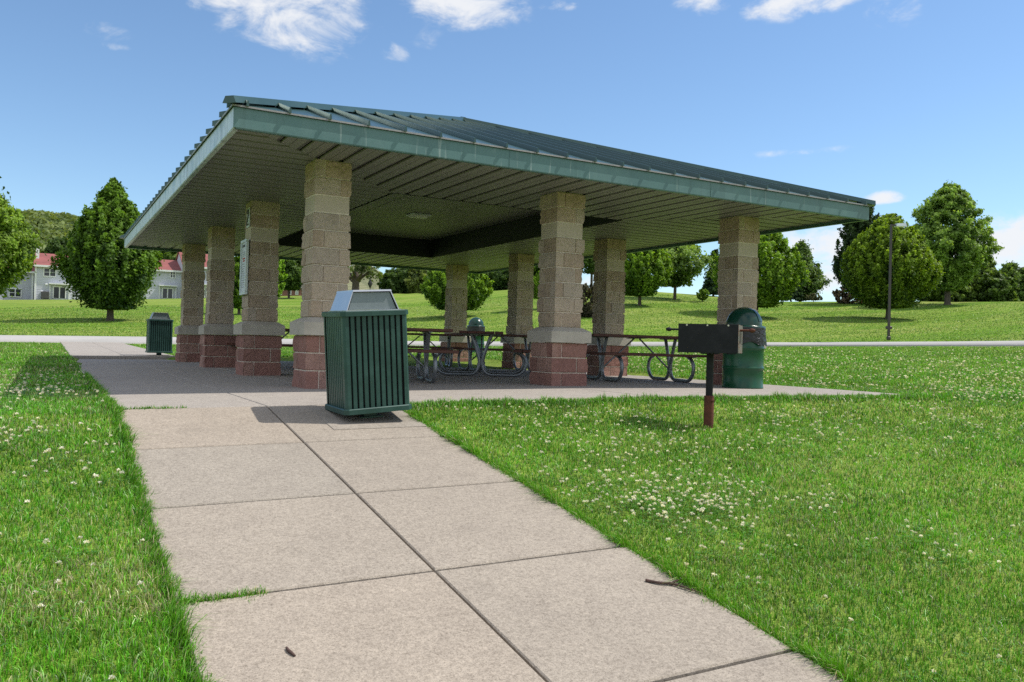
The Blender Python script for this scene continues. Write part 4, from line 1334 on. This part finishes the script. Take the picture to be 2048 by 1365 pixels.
def townhouse(u0, u1, v_eave, v_ridge, v_base, label, windows, door=None, setback=0.0, wall='siding', group='grey townhouses with red roofs', gable_left=False, depthm=9.0):
    Y = YH + setback
    x0, x1 = hx(u0, Y), hx(u1, Y)
    um = (u0 + u1) / 2
    zb, ze, zr = hz(um, v_base, Y) - .6, hz(um, v_eave, Y), hz(um, v_ridge, Y)
    root = tag(empty('townhouse', ((x0 + x1) / 2, Y, zb)), label, 'townhouse', group)
    ox, oy, oz = (x0 + x1) / 2, Y, zb
    L_ = lambda x, y_, z: (x - ox, y_ - oy, z - oz)
    mb = MB()
    # clapboard wall: courses stepped slightly
    nC = 22
    for k in range(nC):
        za, zb_ = zb + (ze - zb) * k / nC, zb + (ze - zb) * (k + 1) / nC
        a = L_(x0, Y - .02, za); b = L_(x1, Y - .02, za); c = L_(x1, Y, zb_); d_ = L_(x0, Y, zb_)
        mb.add([a, b, c, d_, L_(x0, Y, za), L_(x1, Y, za)], [(0, 1, 2, 3), (4, 5, 1, 0)])
    mb.add([L_(x0, Y, zb), L_(x0, Y + depthm, zb), L_(x0, Y + depthm, ze), L_(x0, Y, ze), L_(x0, Y + depthm / 2, zr)], [(0, 3, 4, 2, 1)])
    mb.add([L_(x1, Y, zb), L_(x1, Y + depthm, zb), L_(x1, Y + depthm, ze), L_(x1, Y, ze), L_(x1, Y + depthm / 2, zr)], [(0, 1, 2, 4, 3)])
    mb.add([L_(x0, Y + depthm, zb), L_(x1, Y + depthm, zb), L_(x1, Y + depthm, ze), L_(x0, Y + depthm, ze)], [(3, 2, 1, 0)])
    mb.build('wall', M[wall], root)
    mb = MB()
    e = .35
    for s in (0, 1):
        y0, y1 = (Y - e, Y + depthm / 2) if s == 0 else (Y + depthm + e, Y + depthm / 2)
        zlo = ze - .12
        P = [L_(x0 - .15, y0, zlo), L_(x1 + .15, y0, zlo), L_(x1 + .15, y1, zr), L_(x0 - .15, y1, zr)]
        mb.add(P + [(p[0], p[1], p[2] + .16) for p in P], [(0, 1, 2, 3), (7, 6, 5, 4), (0, 4, 5, 1), (1, 5, 6, 2), (2, 6, 7, 3), (3, 7, 4, 0)])
    rf = mb.build('roof', M['shingle'], root)
    mb = MB(); mb.box(L_(ox, Y - e - .05, ze - .02), (x1 - x0 + .3, .12, .22)); mb.build('gutter', M['trim'], rf)
    mb = MB()
    for x in (x0 + .1, x1 - .1): mb.box(L_(x, Y - .04, (zb + ze) / 2), (.2, .06, ze - zb - .1))
    mb.build('corner_board', M['trim'], root)
    for (wu0, wv0, wu1, wv1) in windows:
        xa, xb, za, zb_ = hx(wu0, Y), hx(wu1, Y), hz((wu0 + wu1) / 2, wv1, Y), hz((wu0 + wu1) / 2, wv0, Y)
        c = L_((xa + xb) / 2, Y, (za + zb_) / 2)
        window(root, c[0], c[2], xb - xa, zb_ - za, -.02)
    if door:
        wu0, wv0, wu1, wv1 = door
        xa, xb, za, zb_ = hx(wu0, Y), hx(wu1, Y), hz((wu0 + wu1) / 2, wv1, Y), hz((wu0 + wu1) / 2, wv0, Y)
        c = L_((xa + xb) / 2, Y, (za + zb_) / 2)
        mb = MB()
        w_, h_ = xb - xa, zb_ - za
        for k in range(3): mb.box((c[0] - w_ / 2 + w_ * k / 2, -.07, c[2]), (.12, .10, h_))
        mb.box((c[0], -.07, c[2] + h_ / 2), (w_ + .12, .11, .12))
        # porch recess cheeks
        mb.box((c[0] - w_ / 2 - .35, -.10, c[2]), (.12, .2, h_ + .3)); mb.box((c[0] + w_ / 2 + .35, -.10, c[2]), (.12, .2, h_ + .3)); mb.box((c[0], -.35, c[2] + h_ / 2 + .3), (w_ + .9, .7, .14))
        dr = mb.build('patio_door', M['trim'], root)
        mb = MB(); mb.box((c[0], -.04, c[2]), (w_ - .1, .03, h_ - .05)); mb.build('pane', M['glass'], dr)
    return root, L_


h1, L1 = townhouse(68, 186, 535, 506, 598, 'grey townhouse with dark red roof left of the big hornbeam', [(85, 536, 111, 554)], (106, 574, 131, 597))
mb = MB()
c = L1(hx(72), YH + 2.4, hz(72, 512)); mb.box((c[0], c[1], c[2] + .2), (.35, .35, 2.2)); mb.build('vent_pipe', M['trim'], h1)
for (uu, vv) in ((92, 569), (130, 566), (84, 584)):
    mb = MB(); c = L1(hx(uu), YH, hz(uu, vv)); mb.box((c[0], -.08, c[2]), (.28, .1, .2), bev=.03); mb.build('wall_vent', M['trim'], h1)
townhouse(-80, 66, 541, 516, 599, 'recessed grey townhouse wing behind the yellow green maple', [(17, 577, 43, 595), (24, 548, 44, 560)], None, 2.5, 'siding_shade')
h3, L3_ = townhouse(262, 366, 541, 515, 598, 'grey townhouse with sliding door right of the big hornbeam', [(338, 543, 350, 557)], (324, 577, 345, 597))
townhouse(366, 470, 537, 500, 598, 'projecting townhouse seen between the far left columns', [(402, 545, 409, 560)], (409, 575, 416, 597), -2.0)
p = (hx(90), YH - .8, hz(90, 597) - .1)
acu = tag(empty('air_conditioner', p), 'dark boxy air conditioning unit beside the townhouse patio door', 'air conditioner')
mb = MB(); mb.box((0, 0, .42), (.85, .85, .84), bev=.04); mb.build('case', M['ac'], acu)
mb = MB(); mb.lathe([(.34, .845), (.34, .87), (.30, .875)], 20); mb.build('fan_guard', M['pole'], acu)

# beige gabled house
Yb = CAM[1] + 128


def gable_house(u0, u1, v_eave, v_peak, u_peak, v_base, Y, label, wall, roofm, cat='house', name='house'):
    x0, x1, xp = hx(u0, Y), hx(u1, Y), hx(u_peak, Y)
    um = (u0 + u1) / 2
    zb, ze, zp = hz(um, v_base, Y) - 1, hz(u1, v_eave, Y), hz(u_peak, v_peak, Y)
    x0 = 2 * xp - x1
    root = tag(empty(name, (xp, Y, zb)), label, cat)
    L_ = lambda x, y_, z: (x - xp, y_ - Y, z - zb)
    dp = 10
    mb = MB()
    F_ = [L_(x0, Y, zb), L_(x1, Y, zb), L_(x1, Y, ze), L_(xp, Y, zp), L_(x0, Y, ze)]
    B_ = [(a, b + dp, c) for a, b, c in F_]
    mb.add(F_ + B_, [(0, 1, 2, 3, 4), (9, 8, 7, 6, 5), (1, 6, 7, 2), (5, 0, 4, 9)])
    for k in range(1, 26):
        z = zb + (zp - zb) * k / 26
        hw_ = (x1 - xp) if z < ze else (x1 - xp) * (zp - z) / (zp - ze)
        if hw_ > .2: mb.box(L_(xp, Y - .012, z), (2 * hw_ - .1, .02, .03))
    mb.build('wall', M[wall], root)
    mb = MB()
    e = .45
    sl = (zp - ze) / (x1 - xp)
    for s in (-1, 1):
        xe = xp + s * (x1 - xp + e)
        P = [L_(xe, Y - .4, ze - sl * e), L_(xp, Y - .4, zp), L_(xp, Y + dp + .4, zp), L_(xe, Y + dp + .4, ze - sl * e)]
        mb.add(P + [(a, b, c + .22) for a, b, c in P], [(0, 1, 2, 3), (7, 6, 5, 4), (0, 4, 5, 1), (1, 5, 6, 2), (2, 6, 7, 3), (3, 7, 4, 0)])
    rf = mb.build('roof', M[roofm], root)
    mb = MB()
    for s in (-1, 1):
        xe = xp + s * (x1 - xp + e)
        P = [L_(xe, Y - .45, ze - sl * e - .05), L_(xp, Y - .45, zp - .05), L_(xp, Y - .45, zp + .2), L_(xe, Y - .45, ze - sl * e + .2)]
        mb.add(P + [(a, b - .06, c) for a, b, c in P], [(0, 1, 2, 3), (7, 6, 5, 4), (0, 4, 5, 1), (1, 5, 6, 2), (2, 6, 7, 3), (3, 7, 4, 0)])
    mb.build('rake_board', M['trim'], rf)
    return root, L_


bh, Lb = gable_house(690, 760, 548, 520, 722, 590, Yb, 'beige gabled house glimpsed behind the nearest column', 'siding_beige', 'shingle_grey')
# dark birdhouse-like finial ornament on a rod in front of the beige wall
p = at_r(737, 96)
orn = tag(empty('garden_ornament', p), 'dark diamond ornament on a rod before the beige house', 'garden ornament')
D_ = depth(p)
zo = CAM[2] + (horizon(737) - 568) * D_ / F_PX - p[2]
mb = MB(); mb.tube([(0, 0, 0), (0, 0, zo)], .05, 6); mb.build('rod', M['bronze'], orn)
mb = MB(); mb.lathe([(.02, zo - .55), (.30, zo), (.02, zo + .6)], 8); mb.build('finial', M['bronze'], orn)
# low brick and white house under the dark tree
rt_h, Lr = townhouse(545, 606, 573, 556, 594, 'low brick and white house under the dark broad tree', [(556, 577, 563, 590), (575, 577, 582, 590), (590, 577, 596, 590)], None, 8.0, 'brick', None)

# ------------------------------------------------------------------ grass
SUN = Vector((.65, -.20, 1.0)).normalized()


def wedge_points(n_target, r0, r1, half_deg, rg, power=2.0, rref=4.0):
    """points with density falling with distance squared beyond rref"""
    q = rg.random(n_target)
    a = .5 * (rref ** 2 - r0 ** 2); b = rref ** 2 * math.log(r1 / rref)
    tot = a + b
    s = q * tot
    r = np.where(s < a, np.sqrt(r0 ** 2 + 2 * np.minimum(s, a)), rref * np.exp((s - a) / rref ** 2))
    th = YAW + np.radians(rg.uniform(-half_deg, half_deg, n_target))
    return CAM[0] + r * np.sin(th), CAM[1] + r * np.cos(th), r


def on_concrete(x, y_, m):
    walk = (x > WALK_X0 + m) & (x < WALK_X1 - m) & (y_ < 29)
    slab = (x > WALK_X0 + m) & (x < SLAB_X1 - m) & (y_ > SLAB_Y0 + m) & (y_ < SLAB_Y1 - m)
    return walk | slab


def blades(x, y_, z, hgt, wid, cols, rg, lean_amt=.55, lean_dir=None):
    n = len(x)
    a = rg.uniform(0, 2 * PI, n)
    dx, dy = np.cos(a), np.sin(a)
    ld = rg.uniform(0, 2 * PI, n) if lean_dir is None else lean_dir
    la = np.abs(rg.normal(0, lean_amt, n)) * hgt
    lx, ly = np.cos(ld) * la, np.sin(ld) * la
    B = np.stack([x, y_, z], 1)
    S = np.stack([dx, dy, np.zeros(n)], 1) * (wid / 2)[:, None]
    mid = B + np.stack([lx * .35, ly * .35, hgt * .6], 1)
    tip = B + np.stack([lx, ly, hgt * np.clip(1 - .25 * (la / hgt) ** 2, .4, 1)], 1)
    V = np.stack([B - S, B + S, mid + S * .75, mid - S * .75, tip], 1).reshape(-1, 3)
    o = np.arange(n)[:, None] * 5
    loops = (o + np.array([0, 1, 2, 3, 3, 2, 4])[None]).ravel()
    st = (np.arange(n)[:, None] * 7 + np.array([0, 4])[None]).ravel()
    C = np.stack([cols * .30, cols * .30, cols * .95, cols * .95, cols * 1.25], 1).reshape(-1, 3)  # roots darkened, tips lightened: shade between blades is painted in
    return V, loops, st, C


def lush(x, y_):
    """lush strip beside the walk, drier further off"""
    return np.clip(vnoise(x, y_, 1.3) * .6 + vnoise(x + 40, y_, .42) * .4, 0, 1)


def grass():
    rg = np.random.default_rng(5)
    x, y_, r = wedge_points(900000, 1.0, 80, 47, rg)
    edge = .012 + .03 * vnoise(x, y_, .12)
    keep = ~on_concrete(x, y_, edge) & ~((r > RP0 - .4) & (r < RP1 + .4))
    x, y_, r = x[keep], y_[keep], r[keep]
    z = zt(x, y_) - .04
    n = len(x)
    ll = lush(x, y_)
    f = np.maximum(1, r / 4.0)
    clover = clover_density(x, y_)
    hgt = (.020 + .016 * ll + .022 * rg.random(n)) * np.where(rg.random(n) < .04, 1.5, 1.0) * (1 + .12 * np.minimum(f - 1, 3))
    near_walk = np.minimum(np.abs(x - WALK_X0), np.abs(x - WALK_X1)) < .10
    hgt = np.where(near_walk & (y_ < SLAB_Y0), hgt * 1.25, hgt)
    hgt = np.where((np.abs(y_ - SLAB_Y0) < .25) & (x > WALK_X1), hgt * 1.5, hgt)
    wid = .0036 * f ** .85 * rg.uniform(.7, 1.4, n)
    g1 = np.array((.082, .300, .010)); g2 = np.array((.175, .430, .024)); st = np.array((.50, .45, .24)); pl = np.array((.34, .47, .19))
    t = np.clip(.15 + .75 * (1 - ll) + rg.normal(0, .22, n), 0, 1)[:, None]
    cols = g1 * (1 - t) + g2 * t
    dry = np.clip((vnoise(x + 9, y_ + 5, .8) * .55 + vnoise(x - 20, y_, .25) * .45 - .40) * 2.2, 0, 1) * np.where(x < WALK_X0, 1.0, .75)
    cols = np.where((rg.random(n) < .13)[:, None], pl * rg.uniform(.7, 1.15, (n, 1)), cols)  # scattered pale blades paint in glints and backlit highlights
    isdry = rg.random(n) < .05 + .50 * dry * np.where(x < WALK_X0, 1, .55)
    cols = np.where(isdry[:, None], st * rg.uniform(.6, 1.15, (n, 1)), cols)
    # beyond ~12 m towards the hill the turf pales
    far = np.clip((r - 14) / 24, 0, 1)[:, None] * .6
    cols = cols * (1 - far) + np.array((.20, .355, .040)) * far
    patch = vnoise(x + 3, y_ - 8, .30) * .4 + vnoise(x - 7, y_ + 2, .09) * .6
    broad = vnoise(x + 31, y_ + 12, 1.6) * .6 + vnoise(x - 3, y_ - 44, .7) * .4
    cols *= (.72 + .56 * broad)[:, None] * np.array((.96, 1.0, 1.05))
    cols *= (.70 + .62 * patch)[:, None] * rg.uniform(.45, 1.6, (n, 1))
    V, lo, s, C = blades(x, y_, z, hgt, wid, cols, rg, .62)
    # fringe hanging over the walk edges
    xs, ys, ln_dir = [], [], []
    for (x0, d_) in ((WALK_X0, 0.0), (WALK_X1, PI)):
        k = 10000
        yy = CAM[1] + 1.5 + (SLAB_Y0 - CAM[1] - 1.5 + (6 if d_ == 0 else 0)) * rg.random(k)
        off = rg.normal(-.010, .018, k) * (1 if d_ == 0 else -1)
        w_ = (.028 * (vnoise(yy * 0 + 3, yy, .25) - .40) + .035 * np.clip(vnoise(yy * 0 + 9, yy, .09) - .6, 0, 1)) * (1 if d_ == 0 else -1)
        xs.append(x0 + off + w_); ys.append(yy); ln_dir.append(d_ + rg.normal(0, .7, k))
    k = 7000
    xs.append(WALK_X1 + (SLAB_X1 - WALK_X1) * rg.random(k)); ys.append(SLAB_Y0 - np.abs(rg.normal(0, .05, k)) + .01); ln_dir.append(PI / 2 + rg.normal(0, .8, k))
    # tufts growing in the joints
    k = 560
    tx = WALK_X0 + .02 + .34 * rg.random(k) ** 1.5; xs.append(tx); ys.append(ycuts[3] + rg.normal(0, .013, k) * (1 + 1.5 * vnoise(tx, tx * 0, .05)) * .8); ln_dir.append(rg.uniform(0, 2 * PI, k))
    k = 240
    tx = WALK_X0 + .02 + .5 * rg.random(k) ** 1.4; xs.append(tx); ys.append(SLAB_Y0 + rg.normal(0, .012, k)); ln_dir.append(rg.uniform(0, 2 * PI, k))
    nf = sum(len(a) for a in xs[:3]); nt_ = sum(len(a) for a in xs[3:])
    x = np.concatenate(xs); y_ = np.concatenate(ys); ld = np.concatenate(ln_dir)
    z = zt(x, y_) - .020
    n2 = len(x)
    clump = vnoise(x, y_, .14)
    hgt = rg.uniform(.024, .048, n2) + .075 * np.clip(clump - .45, 0, 1) * rg.random(n2) * 2; hgt[nf:] = rg.uniform(.03, .055, nt_)
    wid = rg.uniform(.003, .0055, n2) * np.where(y_ > -4.5, 1.6, 1)
    t = rg.random((n2, 1))
    cols = (g1 * .75) * (1 - t) + g2 * t
    isd = rg.random(n2) < .10
    cols = np.where(isd[:, None], st, cols)
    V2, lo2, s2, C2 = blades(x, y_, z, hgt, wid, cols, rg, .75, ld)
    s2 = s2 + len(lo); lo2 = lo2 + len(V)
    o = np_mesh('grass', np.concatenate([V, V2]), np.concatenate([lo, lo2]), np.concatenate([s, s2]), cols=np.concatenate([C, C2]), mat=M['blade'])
    tag(o, 'short green lawn grass with dry straw patches', 'grass', kind='stuff')


def ground_hit(u, v):
    d = ray(u, v)
    for t_ in np.arange(1.2, 14, .01):
        q = CAM + d * t_
        if q[2] <= float(z_near(q[0], q[1])): return q
    return q


_a, _b = ground_hit(1330, 1010), ground_hit(1620, 1040)
CLV = [((_a[0] + _b[0]) / 2, (_a[1] + _b[1]) / 2), (_b[0], _b[1]), math.atan2(_b[1] - _a[1], _b[0] - _a[0])]


def clover_density(x, y_):
    """patchy white clover: right field, band before the slab, patch left of the walk, near right patch"""
    n1 = vnoise(x, y_, .9) * .6 + vnoise(x + 17, y_ - 4, .3) * .4
    d = np.zeros_like(np.asarray(x, float))
    def g(cx, cy, sx, sy, a=0):
        ca, sa = math.cos(a), math.sin(a)
        u = (x - cx) * ca + (y_ - cy) * sa; v = -(x - cx) * sa + (y_ - cy) * ca
        return np.exp(-(u / sx) ** 2 - (v / sy) ** 2)
    d += 1.5 * g(*CLV[0], .95, .50, CLV[2]) + 1.0 * g(*CLV[1], .55, .42, 0)
    d += 1.2 * g(3.2, -3.15, 3.4, .48) + 1.3 * g(2.6, -4.3, 1.5, .5) + .35 * g(.3, -4.4, .7, .8)
    d += .55 * g(6.5, -4.0, 2.6, 1.0)
    d += 1.5 * g(-3.2, -1.4, .75, 1.5) + .5 * g(-3.5, 2.2, 1.1, 2.2) + .35 * g(-2.9, -3.6, .5, .6)
    d += .85 * np.where((x > 6.5) & (y_ > -3.2), 1, 0) * np.clip((34 - np.hypot(x - CAM[0], y_ - CAM[1])) / 16, 0, 1) * 1.3
    d += .04
    return d * np.clip((n1 - .30) * 2.6, 0, 1)


def flowers():
    rg = np.random.default_rng(9)
    x, y_, r = wedge_points(60000, 1.2, 36, 44, rg, rref=5.0)
    keep = (~on_concrete(x, y_, -.06)) & (rg.random(len(x)) < clover_density(x, y_) * .42)
    x, y_, r = x[keep], y_[keep], r[keep]
    n = len(x)
    z = zt(x, y_) - .03
    hgt = rg.uniform(.055, .10, n)
    rad = rg.uniform(.0092, .0146, n) * np.maximum(1, r / 8.0) ** .55
    # each head is a tuft of small petals on a rounded dome
    m = 30
    q = rg.normal(0, 1, (n, m, 3)); q /= np.linalg.norm(q, axis=2)[:, :, None]
    q[:, :, 2] = np.where(q[:, :, 2] < -.35, -q[:, :, 2], q[:, :, 2])
    C0 = np.stack([x, y_, z + hgt], 1)
    P = C0[:, None] + q * (rad[:, None] * rg.uniform(.55, 1.0, (n, m)))[:, :, None] * np.array([1.0, 1.0, .85])
    a = q + rg.normal(0, .35, q.shape) + np.array([0, 0, .35]); a /= np.linalg.norm(a, axis=2)[:, :, None]
    b = np.cross(a, rg.normal(0, 1, a.shape)); b /= np.linalg.norm(b, axis=2)[:, :, None]
    L_ = (rad[:, None] * rg.uniform(.40, .70, (n, m)))[:, :, None]
    V = np.stack([P - a * L_ * .6, P - b * L_ * .38, P + a * L_ * .6, P + b * L_ * .38], 2).reshape(-1, 3)
    Fq = np.arange(len(V)).reshape(-1, 4)
    top = np.array((.93, .91, .85)); low = np.array((.66, .50, .44))
    tt = np.clip(.55 + .6 * q[:, :, 2:3] + rg.normal(0, .2, (n, m, 1)), 0, 1)
    C = (low * (1 - tt) + top * tt) * rg.uniform(.75, 1.1, (n, 1, 1))
    quads = quads_mesh('clover_flowers', V, Fq, cols=np.repeat(C.reshape(-1, 3), 4, 0), mat=M['petal'])
    tag(quads, 'scattered white clover flower heads in the lawn', 'clover', kind='stuff')
    # clover leaves: low trefoils round the flowers
    k = 9
    X = np.repeat(x, k) + rg.normal(0, .05, n * k); Y = np.repeat(y_, k) + rg.normal(0, .05, n * k); Rr = np.repeat(r, k)
    kp = (~on_concrete(X, Y, -.01)) & (Rr < 16)
    X, Y, Rr = X[kp], Y[kp], Rr[kp]
    nn = len(X)
    P = np.stack([X, Y, zt(X, Y) - .03 + rg.uniform(.02, .055, nn)], 1)
    a0 = rg.uniform(0, 2 * PI, nn)
    V = []; s = rg.uniform(.007, .013, nn) * np.maximum(1, Rr / 6) ** .5
    for q in range(3):
        a = a0 + q * 2 * PI / 3
        e = np.stack([np.cos(a), np.sin(a), rg.normal(.1, .2, nn)], 1); w_ = np.stack([-np.sin(a), np.cos(a), np.zeros(nn)], 1)
        V += [P, P + (e * .65 - w_ * .5) * s[:, None], P + e * 1.15 * s[:, None], P + (e * .65 + w_ * .5) * s[:, None]]
    V = np.stack(V, 1).reshape(-1, 3)
    Fq = np.arange(len(V)).reshape(-1, 4)
    C = np.repeat(np.array((.10, .26, .030)) * rg.uniform(.6, 1.4, (nn, 1)), 12, 0)
    tag(quads_mesh('clover_leaves', V, Fq, cols=C, mat=M['blade']), 'low clover leaves among the grass', 'clover', kind='stuff')


grass()
flowers()


# ------------------------------------------------------------------ fallen twigs
def walk_hit(u, v):
    d = ray(u, v)
    for t_ in np.arange(1.2, 10, .002):
        q = CAM + d * t_
        if q[2] <= float(z_near(q[0], q[1])): return Vector(q)


def twig(name, label, px, rads, offs, branches=()):
    P = [walk_hit(u, v) + Vector((0, 0, o)) for (u, v), o in zip(px, offs)]
    o0 = P[0].copy()
    mb = MB()
    mb.tube([p - o0 for p in catmull([np.array(p) for p in P], 5)] if False else [Vector(p) - o0 for p in catmull([np.array(p) for p in P], 5)], list(np.interp(np.linspace(0, 1, (len(P) - 1) * 5 + 1), np.linspace(0, 1, len(rads)), rads)), 8)
    for bpx, br, bo in branches:
        Q = [walk_hit(u, v) + Vector((0, 0, o)) for (u, v), o in zip(bpx, bo)]
        mb.tube([p - o0 for p in Q], br, 7)
    o = mb.build(name, M['twig']); o.location = o0
    tag(o, label, 'twig')


twig('fallen_branch', 'forked dry branch lying at the right walkway edge', [(1291, 1164), (1318, 1170), (1345, 1172), (1375, 1182), (1406, 1191)], [.0075, .007, .007, .0045, .0025], [.008, .010, .010, .012, .008],
     [([(1343, 1171), (1358, 1167), (1371, 1159)], [.0055, .0045, .003], [.010, .018, .026])])
twig('fallen_twig', 'short curved dark twig on the near walkway panel', [(573, 1299), (577, 1305), (583, 1310), (590, 1315)], [.005, .006, .006, .004], [.006, .007, .007, .005])

# ------------------------------------------------------------------ light, sky
sun_el = math.asin(SUN.z); sun_az = math.atan2(SUN.x, SUN.y)
ld = bpy.data.lights.new('sun', 'SUN'); ld.energy = 4.5; ld.angle = math.radians(.5); ld.color = (1.0, .945, .86)
lo_ = bpy.data.objects.new('sun', ld); COL.objects.link(lo_)
lo_.rotation_euler = (-SUN).to_track_quat('-Z', 'Y').to_euler(); lo_.location = (20, -10, 30)

w = bpy.data.worlds.new('World'); sc.world = w; w.use_nodes = True
nt = w.node_tree
for n_ in list(nt.nodes): nt.nodes.remove(n_)
out = nt.nodes.new('ShaderNodeOutputWorld')
bg = nt.nodes.new('ShaderNodeBackground'); bg.inputs['Strength'].default_value = .15
sky = nt.nodes.new('ShaderNodeTexSky'); sky.sky_type = 'NISHITA'; sky.sun_disc = False
sky.sun_elevation = sun_el; sky.sun_rotation = sun_az
sky.altitude = 200; sky.air_density = 1.0; sky.dust_density = .2; sky.ozone_density = 2.0
tc = nt.nodes.new('ShaderNodeTexCoord')
vec = tc.outputs['Generated']


def vm(op, a, b=None, val=None):
    n_ = nt.nodes.new('ShaderNodeVectorMath'); n_.operation = op
    nt.links.new(a, n_.inputs[0])
    if b is not None: n_.inputs[1].default_value = b
    return n_


def mth(op, a, b=None, clamp=False):
    n_ = nt.nodes.new('ShaderNodeMath'); n_.operation = op; n_.use_clamp = clamp
    for s, v in ((0, a), (1, b)):
        if v is None: continue
        if hasattr(v, 'links'): nt.links.new(v, n_.inputs[s])
        else: n_.inputs[s].default_value = v
    return n_.outputs[0]


CLOUDS = [(590, 25, 120, 62, 1.0), (430, 0, 70, 20, .85), (640, 65, 60, 34, .65), (925, 5, 120, 42, .95), (795, 105, 45, 24, .55), (850, 75, 90, 40, .38), (1410, 4, 52, 26, .9), (1600, 4, 85, 24, 1.0), (1795, 12, 50, 32, .6),
          (1120, 10, 60, 14, .55), (225, 60, 85, 30, .42), (240, 95, 50, 10, .42), (1610, 304, 110, 11, .5), (1768, 396, 30, 12, .9), (1620, 495, 110, 62, 1.15), (1655, 562, 60, 26, 1.0), (2030, 490, 90, 52, 1.05), (1990, 470, 40, 30, .7), (1200, 560, 90, 30, .6)]
tot = None
for (u, v, su, sv, am) in CLOUDS:
    d = ray(u, v); nrm = np.linalg.norm(d); d = d / nrm
    ax = RT * F_PX / su / nrm; ay = UP * F_PX / sv / nrm
    off = vm('SUBTRACT', vec, tuple(d)).outputs[0]
    a = vm('DOT_PRODUCT', off, tuple(ax)).outputs['Value']; b = vm('DOT_PRODUCT', off, tuple(ay)).outputs['Value']
    d2 = mth('ADD', mth('MULTIPLY', a, a), mth('MULTIPLY', b, b))
    gss = mth('MULTIPLY', mth('POWER', 2.718, mth('MULTIPLY', d2, -1.0)), am)
    # only in front of the direction
    tot = gss if tot is None else mth('MAXIMUM', tot, gss)
mp = nt.nodes.new('ShaderNodeMapping'); mp.inputs['Scale'].default_value = (1, 1, 1.9); nt.links.new(vec, mp.inputs['Vector'])
nz = nt.nodes.new('ShaderNodeTexNoise'); nz.inputs['Scale'].default_value = 17; nz.inputs['Detail'].default_value = 9; nz.inputs['Roughness'].default_value = .62; nz.inputs['Distortion'].default_value = .35
nt.links.new(mp.outputs['Vector'], nz.inputs['Vector'])
fld = mth('ADD', mth('MULTIPLY', tot, .85), mth('MULTIPLY', mth('SUBTRACT', nz.outputs['Fac'], .5), 2.3))
fld = mth('MULTIPLY', fld, mth('MULTIPLY', tot, 2.2, True))
mr = nt.nodes.new('ShaderNodeMapRange'); mr.interpolation_type = 'SMOOTHSTEP'
mr.inputs['From Min'].default_value = .18; mr.inputs['From Max'].default_value = .95; mr.inputs['To Max'].default_value = .95
nt.links.new(fld, mr.inputs['Value'])
tint = nt.nodes.new('ShaderNodeMix'); tint.data_type = 'RGBA'; tint.blend_type = 'MULTIPLY'; tint.inputs[0].default_value = 1.0
tint.inputs[7].default_value = (.92, 1.03, 1.09, 1)
nt.links.new(sky.outputs['Color'], tint.inputs[6])
cm = nt.nodes.new('ShaderNodeMix'); cm.data_type = 'RGBA'
nt.links.new(mr.outputs['Result'], cm.inputs[0]); nt.links.new(tint.outputs[2], cm.inputs[6]); cm.inputs[7].default_value = (6.0, 6.1, 6.3, 1)
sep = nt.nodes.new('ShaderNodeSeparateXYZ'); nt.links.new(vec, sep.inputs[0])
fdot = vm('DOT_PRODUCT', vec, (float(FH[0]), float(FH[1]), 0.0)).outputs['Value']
back = nt.nodes.new('ShaderNodeMapRange'); back.interpolation_type = 'SMOOTHSTEP'  # unseen bright clouds overhead and behind the camera, added as fill light
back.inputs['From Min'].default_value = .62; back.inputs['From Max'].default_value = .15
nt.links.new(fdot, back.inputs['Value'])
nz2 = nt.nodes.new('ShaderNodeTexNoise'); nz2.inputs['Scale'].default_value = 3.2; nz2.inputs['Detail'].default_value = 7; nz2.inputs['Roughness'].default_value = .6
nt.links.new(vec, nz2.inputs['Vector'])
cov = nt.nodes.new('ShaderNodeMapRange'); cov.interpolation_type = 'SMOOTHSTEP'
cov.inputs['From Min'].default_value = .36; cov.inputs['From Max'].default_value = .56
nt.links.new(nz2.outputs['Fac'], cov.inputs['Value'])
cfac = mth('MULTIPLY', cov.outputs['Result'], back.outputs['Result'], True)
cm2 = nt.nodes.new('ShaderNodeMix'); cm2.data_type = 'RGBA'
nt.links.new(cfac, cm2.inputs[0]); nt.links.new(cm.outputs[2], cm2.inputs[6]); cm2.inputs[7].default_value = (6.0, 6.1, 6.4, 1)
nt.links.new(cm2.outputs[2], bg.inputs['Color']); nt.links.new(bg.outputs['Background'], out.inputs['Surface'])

# ------------------------------------------------------------------ camera
cd = bpy.data.cameras.new('camera'); cam = bpy.data.objects.new('camera', cd); COL.objects.link(cam)
cd.sensor_width = 36; cd.lens = F_PX / PW * 36; cd.clip_start = .05; cd.clip_end = 5000
Mx = Matrix(((RT[0], UP[0], -FW[0], CAM[0]), (RT[1], UP[1], -FW[1], CAM[1]), (RT[2], UP[2], -FW[2], CAM[2]), (0, 0, 0, 1)))
cam.matrix_world = Mx
sc.camera = cam
sc.view_settings.view_transform = 'Standard'; sc.view_settings.look = 'None'; sc.view_settings.exposure = 0; sc.view_settings.gamma = 1
sc.render.engine = 'CYCLES'
sc.cycles.use_denoising = False
sc.cycles.use_adaptive_sampling = False; sc.cycles.sample_clamp_indirect = 6.0
sc.cycles.max_bounces = 8; sc.cycles.diffuse_bounces = 5; sc.cycles.glossy_bounces = 3; sc.cycles.transmission_bounces = 3; sc.cycles.transparent_max_bounces = 4
sc.render.resolution_x = 1024; sc.render.resolution_y = 682
